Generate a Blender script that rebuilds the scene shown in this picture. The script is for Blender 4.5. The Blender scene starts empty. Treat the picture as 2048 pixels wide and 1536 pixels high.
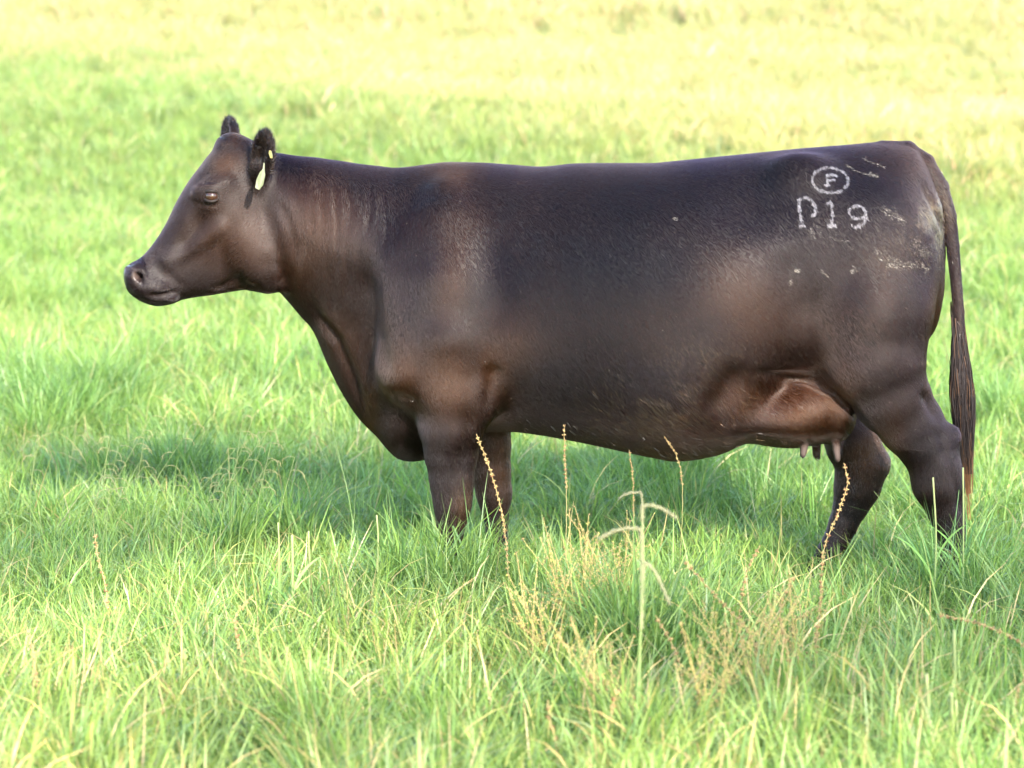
import bpy, bmesh, math, random
import numpy as np
from mathutils import Vector, Matrix, Euler
from mathutils.bvhtree import BVHTree

# ------------------------------------------------------------------ camera, sky, sun, exposure
F = 5760.0                      # focal length in pixels of a 2048 wide frame
CAM = np.array((0.0, -9.0, 1.45))
PITCH = math.radians(4.92)
SC = bpy.context.scene
COL = SC.collection

cam = bpy.data.cameras.new('camera')
cam.sensor_width = 36.0
cam.lens = F / 2048 * 36.0
cam.clip_start = 0.1
cam.clip_end = 3000
cam.dof.use_dof = True
cam.dof.focus_distance = 8.65
cam.dof.aperture_fstop = 3.6
camo = bpy.data.objects.new('camera', cam)
camo.location = CAM
camo.rotation_euler = (math.radians(90) - PITCH, 0, 0)
COL.objects.link(camo)
SC.camera = camo

SUN_DIR = Vector((0.34, -0.82, 0.45)).normalized()      # towards the sun
world = bpy.data.worlds.new('World')
SC.world = world
world.use_nodes = True
wn = world.node_tree
sky = wn.nodes.new('ShaderNodeTexSky')
sky.sky_type = 'NISHITA'
sky.sun_disc = False
sky.sun_elevation = math.asin(SUN_DIR.z)
sky.sun_rotation = math.atan2(SUN_DIR.x, SUN_DIR.y)
sky.air_density = 1.0
sky.dust_density = 0.6
wn.nodes['Background'].inputs['Strength'].default_value = 0.15
wn.links.new(sky.outputs[0], wn.nodes['Background'].inputs['Color'])

sun = bpy.data.lights.new('sun', 'SUN')
sun.energy = 2.8
sun.angle = math.radians(1.6)
sun.color = (1.0, 0.91, 0.78)
suno = bpy.data.objects.new('sun', sun)
suno.rotation_euler = SUN_DIR.to_track_quat('Z', 'Y').to_euler()
COL.objects.link(suno)

SC.view_settings.view_transform = 'Standard'
SC.view_settings.look = 'None'
SC.view_settings.gamma = 1.0
SC.view_settings.use_curve_mapping = False
SC.view_settings.exposure = 3.12
SC.render.engine = 'CYCLES'
SC.cycles.max_bounces = 8
SC.cycles.diffuse_bounces = 3
SC.cycles.transmission_bounces = 4
SC.cycles.transparent_max_bounces = 4
SC.cycles.use_denoising = True

rng = np.random.default_rng(7)
random.seed(7)
cp, sp = math.cos(PITCH), math.sin(PITCH)


def P(px, py, y=0.0):
    """photo measurement (2048 x 1536) at depth y -> metres"""
    a, b = (px - 1024) / F, (768 - py) / F
    d = np.array((a, cp + b * sp, -sp + b * cp))
    t = (y - CAM[1]) / d[1]
    return CAM + d * t


def to_px(v):
    q = v - CAM
    dep = q[:, 1] * cp - q[:, 2] * sp
    up = q[:, 1] * sp + q[:, 2] * cp
    return 1024 + F * q[:, 0] / dep, 768 - F * up / dep


def tag(o, label=None, cat=None, group=None, kind=None):
    if label: o['label'] = label
    if cat: o['category'] = cat
    if group: o['group'] = group
    if kind: o['kind'] = kind
    return o


def mesh_obj(name, v, f, mat, parent=None, smooth=True, col=None):
    m = bpy.data.meshes.new(name)
    v = np.asarray(v, dtype=np.float32)
    if isinstance(f, np.ndarray):
        n, k = f.shape
        m.vertices.add(len(v)); m.vertices.foreach_set('co', v.ravel())
        m.loops.add(n * k); m.loops.foreach_set('vertex_index', f.astype(np.int32).ravel())
        m.polygons.add(n); m.polygons.foreach_set('loop_start', np.arange(0, n * k, k, dtype=np.int32))
        m.update(calc_edges=True)
    else:
        m.from_pydata([tuple(map(float, p)) for p in v], [], f)
    if col is not None:
        a = m.attributes.new('tone', 'FLOAT_COLOR', 'POINT')
        c = np.ones((len(v), 4), dtype=np.float32); c[:, :3] = col
        a.data.foreach_set('color', c.ravel())
    if smooth:
        m.polygons.foreach_set('use_smooth', np.ones(len(m.polygons), dtype=bool))
    m.materials.append(mat)
    o = bpy.data.objects.new(name, m)
    COL.objects.link(o)
    if parent: o.parent = parent
    return o


# ------------------------------------------------------------------ materials
class NT:
    def __init__(s, name):
        s.m = bpy.data.materials.new(name); s.m.use_nodes = True
        s.t = s.m.node_tree; s.t.nodes.clear()
        s.out = s.n('ShaderNodeOutputMaterial')

    def n(s, typ, **kw):
        nd = s.t.nodes.new(typ)
        for k, v in kw.items():
            if k.startswith('i_'):
                nd.inputs[k[2:].replace('_', ' ')].default_value = v
            else:
                setattr(nd, k, v)
        return nd

    def l(s, a, b): s.t.links.new(a, b)

    def math(s, op, a, b=None, c=None, clamp=False):
        nd = s.n('ShaderNodeMath', operation=op, use_clamp=clamp)
        for i, x in enumerate((a, b, c)):
            if x is None: continue
            if isinstance(x, (int, float)): nd.inputs[i].default_value = x
            else: s.l(x, nd.inputs[i])
        return nd.outputs[0]

    def mix(s, fac, a, b, blend='MIX'):
        nd = s.n('ShaderNodeMix', data_type='RGBA', blend_type=blend)
        for i, x in ((0, fac), (6, a), (7, b)):
            if isinstance(x, (int, float)): nd.inputs[i].default_value = x
            elif isinstance(x, tuple): nd.inputs[i].default_value = (*x, 1)
            else: s.l(x, nd.inputs[i])
        return nd.outputs[2]

    def noise(s, scale, detail=3, rough=.55, vec=None):
        nd = s.n('ShaderNodeTexNoise')
        nd.inputs['Scale'].default_value = scale; nd.inputs['Detail'].default_value = detail
        nd.inputs['Roughness'].default_value = rough
        if vec is not None: s.l(vec, nd.inputs['Vector'])
        return nd.outputs[0]

    def attr(s, name, typ='GEOMETRY'):
        return s.n('ShaderNodeAttribute', attribute_name=name, attribute_type=typ)

    def ramp(s, x, a, b):
        nd = s.n('ShaderNodeMapRange', clamp=True)
        nd.inputs[1].default_value = a; nd.inputs[2].default_value = b
        s.l(x, nd.inputs[0])
        return nd.outputs[0]


def mat_simple(name, col, rough=.6, spec=.4, var=.25, scale=60, trans=0):
    t = NT(name)
    co = t.n('ShaderNodeTexCoord').outputs['Object']
    nz = t.noise(scale, 3, .6, co)
    c = t.mix(nz, tuple(x * (1 - var) for x in col), tuple(min(1, x * (1 + var)) for x in col))
    b = t.n('ShaderNodeBsdfPrincipled', i_Roughness=rough)
    b.inputs['Specular IOR Level'].default_value = spec
    t.l(c, b.inputs['Base Color'])
    sh = b.outputs[0]
    if trans:
        tr = t.n('ShaderNodeBsdfTranslucent'); t.l(c, tr.inputs[0])
        mx = t.n('ShaderNodeMixShader'); mx.inputs[0].default_value = trans
        t.l(sh, mx.inputs[1]); t.l(tr.outputs[0], mx.inputs[2]); sh = mx.outputs[0]
    t.l(sh, t.out.inputs[0])
    return t.m


def mat_blade(name, gain=1.0, trans=.45):
    """grass: blade tone from the mesh, meadow tint from the point it grows at"""
    t = NT(name)
    tone = t.attr('tone').outputs['Color']
    tint = t.attr('tint', 'INSTANCER').outputs['Color']
    c = t.mix(1.0, tone, tint, 'MULTIPLY')
    b = t.n('ShaderNodeBsdfPrincipled', i_Roughness=.44)
    b.inputs['Specular IOR Level'].default_value = .5
    t.l(c, b.inputs['Base Color'])
    tr = t.n('ShaderNodeBsdfTranslucent')
    t.l(t.mix(1.0, c, (1.15 * gain, 1.2 * gain, .8 * gain), 'MULTIPLY'), tr.inputs[0])
    mx = t.n('ShaderNodeMixShader'); mx.inputs[0].default_value = trans
    t.l(b.outputs[0], mx.inputs[1]); t.l(tr.outputs[0], mx.inputs[2])
    t.l(mx.outputs[0], t.out.inputs[0])
    return t.m


def mat_tone(name, rough=.5, spec=.4, trans=0.0):
    """uses the mesh's own tone attribute"""
    t = NT(name)
    tone = t.attr('tone').outputs['Color']
    b = t.n('ShaderNodeBsdfPrincipled', i_Roughness=rough)
    b.inputs['Specular IOR Level'].default_value = spec
    t.l(tone, b.inputs['Base Color']); sh = b.outputs[0]
    if trans:
        tr = t.n('ShaderNodeBsdfTranslucent'); t.l(tone, tr.inputs[0])
        mx = t.n('ShaderNodeMixShader'); mx.inputs[0].default_value = trans
        t.l(sh, mx.inputs[1]); t.l(tr.outputs[0], mx.inputs[2]); sh = mx.outputs[0]
    t.l(sh, t.out.inputs[0])
    return t.m


def mat_coat():
    t = NT('cow_coat')
    co = t.n('ShaderNodeTexCoord').outputs['Object']
    # hair lies back and down: noise stretched along that direction
    mp = t.n('ShaderNodeMapping'); mp.inputs['Rotation'].default_value = (0, math.radians(18), 0)
    mp.inputs['Scale'].default_value = (240, 240, 34)
    t.l(co, mp.inputs[0])
    fine = t.noise(1.0, 4, .65, mp.outputs[0])
    mp2 = t.n('ShaderNodeMapping'); mp2.inputs['Rotation'].default_value = (0, math.radians(12), 0)
    mp2.inputs['Scale'].default_value = (55, 55, 8)
    t.l(co, mp2.inputs[0])
    mid = t.noise(1.0, 4, .6, mp2.outputs[0])
    big = t.noise(5.5, 4, .6, co)
    brown = t.attr('brown').outputs['Fac']
    wet = t.attr('wet').outputs['Fac']
    dirt = t.attr('dirt').outputs['Fac']
    pink = t.attr('pink').outputs['Fac']
    bb = t.math('ADD', brown, t.math('MULTIPLY', t.math('SUBTRACT', big, .5), .55), clamp=True)
    c = t.mix(bb, (.0030, .0021, .0026), (.030, .0120, .0045))
    c = t.mix(t.math('MULTIPLY', t.ramp(fine, .45, .8), .5), c, t.mix(.5, c, (.022, .015, .012)))
    c = t.mix(pink, c, (.080, .058, .052))
    dn = t.noise(75, 4, .7, co)
    df = t.math('MULTIPLY', dirt, t.ramp(dn, .48, .66))
    c = t.mix(df, c, (.075, .056, .034))
    b = t.n('ShaderNodeBsdfPrincipled')
    t.l(c, b.inputs['Base Color'])
    r = t.math('MULTIPLY_ADD', mid, .20, .42)
    r = t.math('ADD', r, t.math('MULTIPLY', df, .3))
    r = t.math('MULTIPLY_ADD', wet, -.30, r)
    t.l(r, b.inputs['Roughness'])
    b.inputs['Specular IOR Level'].default_value = .14
    b.inputs['Sheen Weight'].default_value = .03
    b.inputs['Sheen Roughness'].default_value = .4
    b.inputs['Sheen Tint'].default_value = (.9, .75, .65, 1)
    hgt = t.math('ADD', t.math('MULTIPLY', fine, .0035), t.math('MULTIPLY', mid, .006))
    hgt = t.math('ADD', hgt, t.math('MULTIPLY', df, .006))
    bp = t.n('ShaderNodeBump'); bp.inputs['Strength'].default_value = .04
    bp.inputs['Distance'].default_value = 1.0
    t.l(hgt, bp.inputs['Height'])
    t.l(bp.outputs[0], b.inputs['Normal'])
    t.l(b.outputs[0], t.out.inputs[0])
    return t.m


M_COAT = mat_coat()
M_HAIR = mat_tone('cow_hair', .38, .5)
M_BLADE = mat_blade('grass_blade')
M_STALK = mat_tone('stalk', .6, .3, .3)


# ------------------------------------------------------------------ pasture: the land and its grass
def land(x, y):
    x = np.asarray(x, float); y = np.asarray(y, float)
    u = (y - 3.6) / 2.2
    z = .118 * 2.2 * np.logaddexp(0, np.clip(u, -40, 400))
    z = z * (1 - .35 * np.clip((y - 50) / 150, 0, 1))
    far = np.clip((y - 3) / 8, 0, 1)
    z = z + far * (.10 * np.sin(.30 * x + .42 * y + .8) + .07 * np.sin(.55 * x - .31 * y + 2.0) + .05 * np.sin(.9 * y + .15 * x))
    z = z + .012 * np.sin(3.1 * x + 1.3 * y) * np.sin(2.3 * y - .7 * x) - .015
    return z


def wave(x, y, s, seed):
    """smooth value noise 0..1"""
    r = np.random.default_rng(seed).random((64, 64))
    a, b = x * s + 100.3, y * s + 100.7
    i, j = np.floor(a).astype(int), np.floor(b).astype(int)
    fa, fb = a - i, b - j
    fa, fb = fa * fa * (3 - 2 * fa), fb * fb * (3 - 2 * fb)
    g = lambda p, q: r[p % 64, q % 64]
    return (g(i, j) * (1 - fa) + g(i + 1, j) * fa) * (1 - fb) + (g(i, j + 1) * (1 - fa) + g(i + 1, j + 1) * fa) * fb


def build_land():
    ys = np.concatenate([np.linspace(-400, -8, 24), np.linspace(-7.5, 50, 231), np.linspace(52, 700, 60)])
    xs = np.concatenate([np.linspace(-600, -14, 24), np.linspace(-13.5, 13.5, 109), np.linspace(14, 600, 24)])
    X, Y = np.meshgrid(xs, ys)
    V = np.stack([X, Y, land(X, Y)], -1).reshape(-1, 3)
    nx, ny = len(xs), len(ys)
    i = np.arange(nx - 1)[None] + nx * np.arange(ny - 1)[:, None]
    Q = np.stack([i, i + 1, i + nx + 1, i + nx], -1).reshape(-1, 4)
    t = NT('pasture_soil')
    co = t.n('ShaderNodeTexCoord').outputs['Object']
    a = t.noise(1.6, 5, .6, co); b = t.noise(45, 5, .7, co)
    c = t.mix(b, (.040, .070, .022), (.095, .150, .045))
    c = t.mix(t.math('MULTIPLY', a, .5), c, (.11, .12, .04))
    bs = t.n('ShaderNodeBsdfPrincipled', i_Roughness=.95)
    bs.inputs['Specular IOR Level'].default_value = .1
    t.l(c, bs.inputs['Base Color'])
    bp = t.n('ShaderNodeBump'); bp.inputs['Distance'].default_value = .03
    t.l(b, bp.inputs['Height']); t.l(bp.outputs[0], bs.inputs['Normal'])
    t.l(bs.outputs[0], t.out.inputs[0])
    o = mesh_obj('ground', V, Q, t.m)
    tag(o, kind='structure')


build_land()

GREEN = [(.108, .200, .046), (.130, .227, .052), (.094, .185, .046), (.150, .237, .056), (.115, .216, .068)]
YELL = [(.225, .275, .085), (.265, .290, .100), (.200, .270, .080)]
STRAW = [(.30, .26, .125), (.26, .20, .09), (.34, .31, .17)]


def tuft(name, n, R, h, w, lean, mix, arch=.5, seed=0, stiff=0.0):
    """one clump of grass blades as a ribbon mesh; mix = share of (green, yellow, straw)"""
    r = np.random.default_rng(seed)
    seg = 5
    rad = R * np.sqrt(r.random(n)); th = r.random(n) * 2 * np.pi
    bx, by = rad * np.cos(th), rad * np.sin(th)
    H = h[0] + (h[1] - h[0]) * r.random(n) ** 1.3
    W = w[0] + (w[1] - w[0]) * r.random(n)
    la = th + r.normal(0, 1.1, n)
    ln = lean * (.25 + r.random(n)) * H
    ar = arch * r.random(n) ** 1.5
    face = la + np.pi / 2 + r.normal(0, .7, n)
    pal = []
    kinds = r.choice(3, n, p=mix)
    for k in kinds: pal.append((GREEN, YELL, STRAW)[k][r.integers((5, 3, 3)[k])])
    pal = np.array(pal) * r.uniform(.72, 1.25, (n, 1))
    V = np.zeros((n, seg + 1, 2, 3)); C = np.zeros((n, seg + 1, 2, 3))
    for i in range(seg + 1):
        t = i / seg
        out = ln * (t ** 1.4) + ar * H * t ** 3 * .9
        z = H * (t - ar * .62 * t ** 3.2)
        cx, cy = bx + np.cos(la) * out, by + np.sin(la) * out
        ww = W * .5 * (.65 + .35 * min(1, t * 4)) * (1 - max(0, t - .35) / .65) ** (.75 - .6 * stiff) + .00025
        f2 = face + .5 * t * np.sin(la * 3)
        tw = .35 * np.sin(th * 5)
        dx, dy, dz = np.cos(f2) * ww, np.sin(f2) * ww, tw * ww * t
        V[:, i, 0] = np.stack([cx - dx, cy - dy, z - dz], 1); V[:, i, 1] = np.stack([cx + dx, cy + dy, z + dz], 1)
        tip = np.array((1.0 + .45 * t * t, 1.0 + .18 * t * t, 1.0))
        C[:, i, :] = (pal * tip)[:, None]
    V[..., 2] -= .01
    base = (np.arange(n) * (seg + 1) * 2)[:, None] + (2 * np.arange(seg))[None]
    Q = np.stack([base, base + 1, base + 3, base + 2], -1).reshape(-1, 4)
    m = bpy.data.meshes.new(name)
    V = V.reshape(-1, 3).astype(np.float32); C = C.reshape(-1, 3)
    nq = len(Q)
    m.vertices.add(len(V)); m.vertices.foreach_set('co', V.ravel())
    m.loops.add(nq * 4); m.loops.foreach_set('vertex_index', Q.astype(np.int32).ravel())
    m.polygons.add(nq); m.polygons.foreach_set('loop_start', np.arange(0, nq * 4, 4, dtype=np.int32))
    m.update(calc_edges=True)
    m.polygons.foreach_set('use_smooth', np.ones(nq, dtype=bool))
    a = m.attributes.new('tone', 'FLOAT_COLOR', 'POINT')
    c4 = np.ones((len(V), 4), dtype=np.float32); c4[:, :3] = C; a.data.foreach_set('color', c4.ravel())
    m.materials.append(M_BLADE)
    return bpy.data.objects.new(name, m)


def scatter(name, pts, variant, rot, scl, tint, sources, label):
    """one object of grass: clumps set on points by geometry nodes"""
    src = bpy.data.collections.new(name + '_clumps')
    for o in sources: src.objects.link(o)
    m = bpy.data.meshes.new(name)
    m.vertices.add(len(pts)); m.vertices.foreach_set('co', pts.astype(np.float32).ravel())
    m.attributes.new('variant', 'INT', 'POINT').data.foreach_set('value', variant.astype(np.int32))
    m.attributes.new('rot', 'FLOAT_VECTOR', 'POINT').data.foreach_set('vector', rot.astype(np.float32).ravel())
    m.attributes.new('scl', 'FLOAT_VECTOR', 'POINT').data.foreach_set('vector', scl.astype(np.float32).ravel())
    c4 = np.ones((len(pts), 4), dtype=np.float32); c4[:, :3] = tint
    m.attributes.new('tint', 'FLOAT_COLOR', 'POINT').data.foreach_set('color', c4.ravel())
    m.materials.append(M_BLADE)
    o = bpy.data.objects.new(name, m); COL.objects.link(o)
    g = bpy.data.node_groups.new(name, 'GeometryNodeTree')
    g.interface.new_socket('Geometry', in_out='INPUT', socket_type='NodeSocketGeometry')
    g.interface.new_socket('Geometry', in_out='OUTPUT', socket_type='NodeSocketGeometry')
    N = g.nodes.new
    gi, go = N('NodeGroupInput'), N('NodeGroupOutput')
    iop = N('GeometryNodeInstanceOnPoints'); ci = N('GeometryNodeCollectionInfo')
    ci.inputs['Collection'].default_value = src
    ci.inputs['Separate Children'].default_value = True
    ci.inputs['Reset Children'].default_value = True
    iop.inputs['Pick Instance'].default_value = True
    def attr(nm, typ):
        a = N('GeometryNodeInputNamedAttribute'); a.data_type = typ; a.inputs['Name'].default_value = nm
        return a.outputs['Attribute']
    e2r = N('FunctionNodeEulerToRotation')
    L = g.links.new
    L(gi.outputs[0], iop.inputs['Points']); L(ci.outputs[0], iop.inputs['Instance'])
    L(attr('variant', 'INT'), iop.inputs['Instance Index'])
    L(attr('rot', 'FLOAT_VECTOR'), e2r.inputs[0]); L(e2r.outputs[0], iop.inputs['Rotation'])
    L(attr('scl', 'FLOAT_VECTOR'), iop.inputs['Scale'])
    L(iop.outputs[0], go.inputs[0])
    md = o.modifiers.new('grass', 'NODES'); md.node_group = g
    tag(o, label, None, None, 'stuff')
    return o


def meadow():
    # clumps: names sort in this order, so the index picks the kind
    src = []
    for i in range(5): src.append(tuft(f'clump_a{i}', 70, .085, (.07, .17), (.0032, .0062), .55, (.93, .06, .01), .55, 20 + i))
    for i in range(3): src.append(tuft(f'clump_b{i}', 46, .07, (.13, .25), (.0032, .0068), .55, (.86, .12, .02), .8, 40 + i))
    for i in range(2): src.append(tuft(f'clump_c{i}', 20, .08, (.10, .22), (.0026, .0044), .3, (.58, .37, .05), .2, 60 + i, 1.0))
    for i in range(2): src.append(tuft(f'clump_d{i}', 34, .09, (.08, .22), (.0014, .0026), .9, (.40, .32, .28), .7, 80 + i))
    for i in range(2): src.append(tuft(f'clump_e{i}', 80, .06, (.18, .36), (.0030, .0060), .5, (.97, .03, 0), .75, 90 + i))
    r = np.random.default_rng(11)
    pts = []
    for y0, y1, den, sc in ((-4.6, -1.0, 150, 1.0), (-1.0, 4.0, 125, 1.0), (4.0, 12.0, 75, 1.12), (12.0, 26.0, 42, 1.3), (26, 60, 20, 1.7)):
        wide = 1.25 if y1 < 0 else 2.0
        hw1 = (y1 + 9) * .178 * wide + .9
        n = int((y1 - y0) * 2 * hw1 * den)
        x = r.uniform(-hw1, hw1, n); y = r.uniform(y0, y1, n)
        ok = np.abs(x) < (y + 9) * .178 * wide + .9
        pts.append(np.stack([x[ok], y[ok], np.full(ok.sum(), sc)], 1))
    p = np.concatenate(pts)
    x, y, sc = p.T
    n = len(x)
    lush = wave(x, y, .9, 1) * .6 + wave(x, y, 2.3, 2) * .4            # height of the sward
    dry = wave(x + 40, y, .5, 3) * .55 + wave(x, y, 1.7, 4) * .45
    # measured patches of taller, darker grass: left of the chest, below the muzzle
    for cx, cy, rx, ry, s in PATCHES:
        lush = lush + s * np.exp(-((x - cx) / rx) ** 2 - ((y - cy) / ry) ** 2)
    u = r.random(n)
    var = np.where(u < .66, r.integers(0, 5, n), np.where(u < .88, r.integers(5, 8, n), np.where(u < .93 + .04 * dry, r.integers(8, 10, n), r.integers(10, 12, n))))
    fargrass = (y > 6) & (var >= 8)
    var = np.where(fargrass, r.integers(0, 5, n), var)
    tall = (lush > .74) & (r.random(n) < .45) & (y < 7)
    lusher = (y < -.9) & (u > .45) & (u < .66)
    var = np.where(lusher, r.integers(5, 8, n), var)
    var = np.where(tall, r.integers(12, 14, n), var)
    size = sc * (1 + .30 * np.clip((-.8 - y) / 1.3, 0, 1)) * (.62 + .62 * lush) * r.uniform(.75, 1.2, n)
    size = np.where(tall, size * .78, size)
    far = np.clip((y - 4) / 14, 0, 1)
    # sunlight upslope and right painted as yellow tint, tree shade at left as green
    side = np.clip(x / ((y + 9) * .178), -1.3, 1.3)
    edge = np.clip((y - (15.0 - 1.15 * x) + 5) / 10, 0, 1)
    yel = np.clip(1.1 * edge * edge * (3 - 2 * edge) + .12 * far + .45 * (dry - .5), 0, 1)  # painted sunlight, with dry patches mixed in
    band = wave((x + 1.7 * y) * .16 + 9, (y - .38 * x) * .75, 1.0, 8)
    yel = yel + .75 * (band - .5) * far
    for cx, cy, rx, ry, s in SHADE_GREEN:
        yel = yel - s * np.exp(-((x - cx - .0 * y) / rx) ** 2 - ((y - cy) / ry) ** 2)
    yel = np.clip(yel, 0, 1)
    near = np.clip((-.6 - y) / 2.5, 0, 1)
    yel2 = np.clip(yel + near * np.clip(.25 - .4 * side + (dry - .5) * 1.2, 0, 1) * .45, 0, 1)  # left foreground sunlight also painted in as yellow, varied by dryness
    k = 1 + r.uniform(-.18, .18, n) * (1 - .6 * far)
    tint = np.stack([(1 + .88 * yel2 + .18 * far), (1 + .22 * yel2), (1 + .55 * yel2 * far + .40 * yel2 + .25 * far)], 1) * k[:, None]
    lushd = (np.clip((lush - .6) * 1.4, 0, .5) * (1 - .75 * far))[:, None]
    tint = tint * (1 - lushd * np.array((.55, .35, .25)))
    rot = np.stack([r.normal(0, .10, n), r.normal(0, .10, n), r.uniform(0, 2 * np.pi, n)], 1)
    scl = np.stack([size, size, size * r.uniform(.85, 1.15, n)], 1)
    z = land(x, y)
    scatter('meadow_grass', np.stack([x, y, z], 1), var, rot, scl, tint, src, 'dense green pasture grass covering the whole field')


# (x, y, radius across, radius along, strength), metres
PATCHES = [(-.75, .55, .28, .30, .5), (-1.9, 3.6, .55, .6, .6), (-.15, -.42, .20, .16, .75), (1.42, -.42, .22, .16, .6), (1.0, -.12, .20, .30, -.75), (.75, .9, .3, .3, .35), (.6, -1.2, .3, .25, .3),
           (-1.3, 2.0, .5, .5, .3), (1.45, -.9, .25, .3, .45), (.25, -1.45, .3, .3, .4), (.9, 1.6, .6, .4, .3)]
SHADE_GREEN = [(-5.0, 19.0, 3.4, 4.5, .85), (-2.0, 13.0, 3.2, 2.2, .55), (1.0, 11.5, 3.0, 1.0, .55), (3.5, 10.5, 1.6, .9, .35), (-3.2, 10.0, 1.5, 1.5, .3)]  # tree shade on the far slope, put into the grass tint
meadow()
# ------------------------------------------------------------------ signed distance helpers for the cow
class Field:
    def __init__(s, lo, hi, h):
        s.lo = np.array(lo, dtype=np.float32); s.h = h
        s.n = np.ceil((np.array(hi) - s.lo) / h).astype(int) + 1
        s.f = np.full(s.n, 1.0, dtype=np.float32)

    def block(s, lo, hi):
        a = np.clip(np.floor((np.array(lo) - s.lo) / s.h).astype(int), 0, s.n - 1)
        b = np.clip(np.ceil((np.array(hi) - s.lo) / s.h).astype(int) + 1, 1, s.n)
        sl = tuple(slice(i, j) for i, j in zip(a, b))
        ax = [s.lo[i] + s.h * np.arange(a[i], b[i], dtype=np.float32) for i in range(3)]
        return sl, ax[0][:, None, None], ax[1][None, :, None], ax[2][None, None, :]

    def add(s, sl, d, k):
        a = s.f[sl]
        h = np.clip(.5 + .5 * (a - d) / k, 0, 1)
        s.f[sl] = a + (d - a) * h - k * h * (1 - h)

    def cut(s, sl, d, k):
        a = s.f[sl]; d = -d
        h = np.clip(.5 - .5 * (a - d) / k, 0, 1)
        s.f[sl] = a + (d - a) * h + k * h * (1 - h)

    def ellipsoid(s, c, r, k=.03, R=None, cut=False):
        c = np.asarray(c, float); r = np.asarray(r, float)
        m = max(r) + k + .02
        sl, X, Y, Z = s.block(c - m, c + m)
        X, Y, Z = X - c[0], Y - c[1], Z - c[2]
        if R is not None:
            R = np.array(R)      # columns = local axes
            X, Y, Z = (X * R[0, i] + Y * R[1, i] + Z * R[2, i] for i in range(3))
        q = np.sqrt((X / r[0]) ** 2 + (Y / r[1]) ** 2 + (Z / r[2]) ** 2)
        q2 = np.sqrt((X / r[0] ** 2) ** 2 + (Y / r[1] ** 2) ** 2 + (Z / r[2] ** 2) ** 2) + 1e-6
        d = (q * (q - 1) / q2).astype(np.float32)
        (s.cut if cut else s.add)(sl, d, k)

    def chain(s, pts, k=.03, sy=1.0, cut=False):
        """pts = [(point, radius)...] round cones, squashed in y by sy"""
        Pn = np.array([p for p, r in pts], float); Rn = np.array([r for p, r in pts], float)
        m = max(Rn) + k + .02
        sl, X, Y, Z = s.block(Pn.min(0) - m, Pn.max(0) + m)
        best = None
        for i in range(len(pts) - 1):
            a, b = Pn[i].copy(), Pn[i + 1].copy()
            a[1] /= sy; b[1] /= sy
            ab = b - a; L = max(ab @ ab, 1e-9)
            x, y, z = X - a[0], Y / sy - a[1], Z - a[2]
            t = np.clip((x * ab[0] + y * ab[1] + z * ab[2]) / L, 0, 1)
            d = np.sqrt((x - t * ab[0]) ** 2 + (y - t * ab[1]) ** 2 + (z - t * ab[2]) ** 2) - (Rn[i] + (Rn[i + 1] - Rn[i]) * t)
            if best is None: best = d
            else:
                ki = .25 * float(min(Rn[i], Rn[i + 1]))
                h = np.clip(.5 + .5 * (best - d) / ki, 0, 1)
                best = best + (d - best) * h - ki * .5 * h * (1 - h)
        (s.cut if cut else s.add)(sl, best.astype(np.float32), k)

    def surface(s):
        f = s.f
        nx, ny, nz = f.shape
        sg = f < 0
        cnt = np.zeros((nx - 1, ny - 1, nz - 1), dtype=np.int8)
        off = [(i, j, k) for i in (0, 1) for j in (0, 1) for k in (0, 1)]
        for i, j, k in off:
            cnt += sg[i:nx - 1 + i, j:ny - 1 + j, k:nz - 1 + k]
        I, J, K = np.nonzero((cnt > 0) & (cnt < 8))
        idx = np.full(cnt.shape, -1, dtype=np.int32)
        idx[I, J, K] = np.arange(len(I), dtype=np.int32)
        acc = np.zeros((len(I), 3)); w = np.zeros(len(I))
        for a in range(8):
            for b in range(a + 1, 8):
                oa, ob = off[a], off[b]
                if sum(abs(p - q) for p, q in zip(oa, ob)) != 1: continue
                va = f[I + oa[0], J + oa[1], K + oa[2]]; vb = f[I + ob[0], J + ob[1], K + ob[2]]
                c = (va < 0) != (vb < 0)
                t = np.where(c, va / np.where(c, va - vb, 1), 0)
                p = np.array(oa)[None] + t[:, None] * (np.array(ob) - np.array(oa))[None]
                acc += p * c[:, None]; w += c
        V = (np.stack([I, J, K], 1) + acc / w[:, None]) * s.h + s.lo
        faces = []
        for ax in range(3):
            a = [slice(None)] * 3; b = [slice(None)] * 3
            a[ax] = slice(0, -1); b[ax] = slice(1, None)
            ch = sg[tuple(a)] != sg[tuple(b)]
            o1, o2 = (ax + 1) % 3, (ax + 2) % 3
            g = np.array(np.nonzero(ch)).T
            g = g[(g[:, o1] > 0) & (g[:, o2] > 0) & (g[:, o1] < s.n[o1] - 1) & (g[:, o2] < s.n[o2] - 1)]
            neg = sg[g[:, 0], g[:, 1], g[:, 2]]
            def cell(d1, d2):
                q = g.copy(); q[:, o1] -= d1; q[:, o2] -= d2
                return idx[q[:, 0], q[:, 1], q[:, 2]]
            q = np.stack([cell(1, 1), cell(0, 1), cell(0, 0), cell(1, 0)], 1)
            q[~neg] = q[~neg][:, ::-1]
            faces.append(q)
        Fc = np.concatenate(faces)
        return V, Fc[(Fc >= 0).all(1)]


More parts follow.
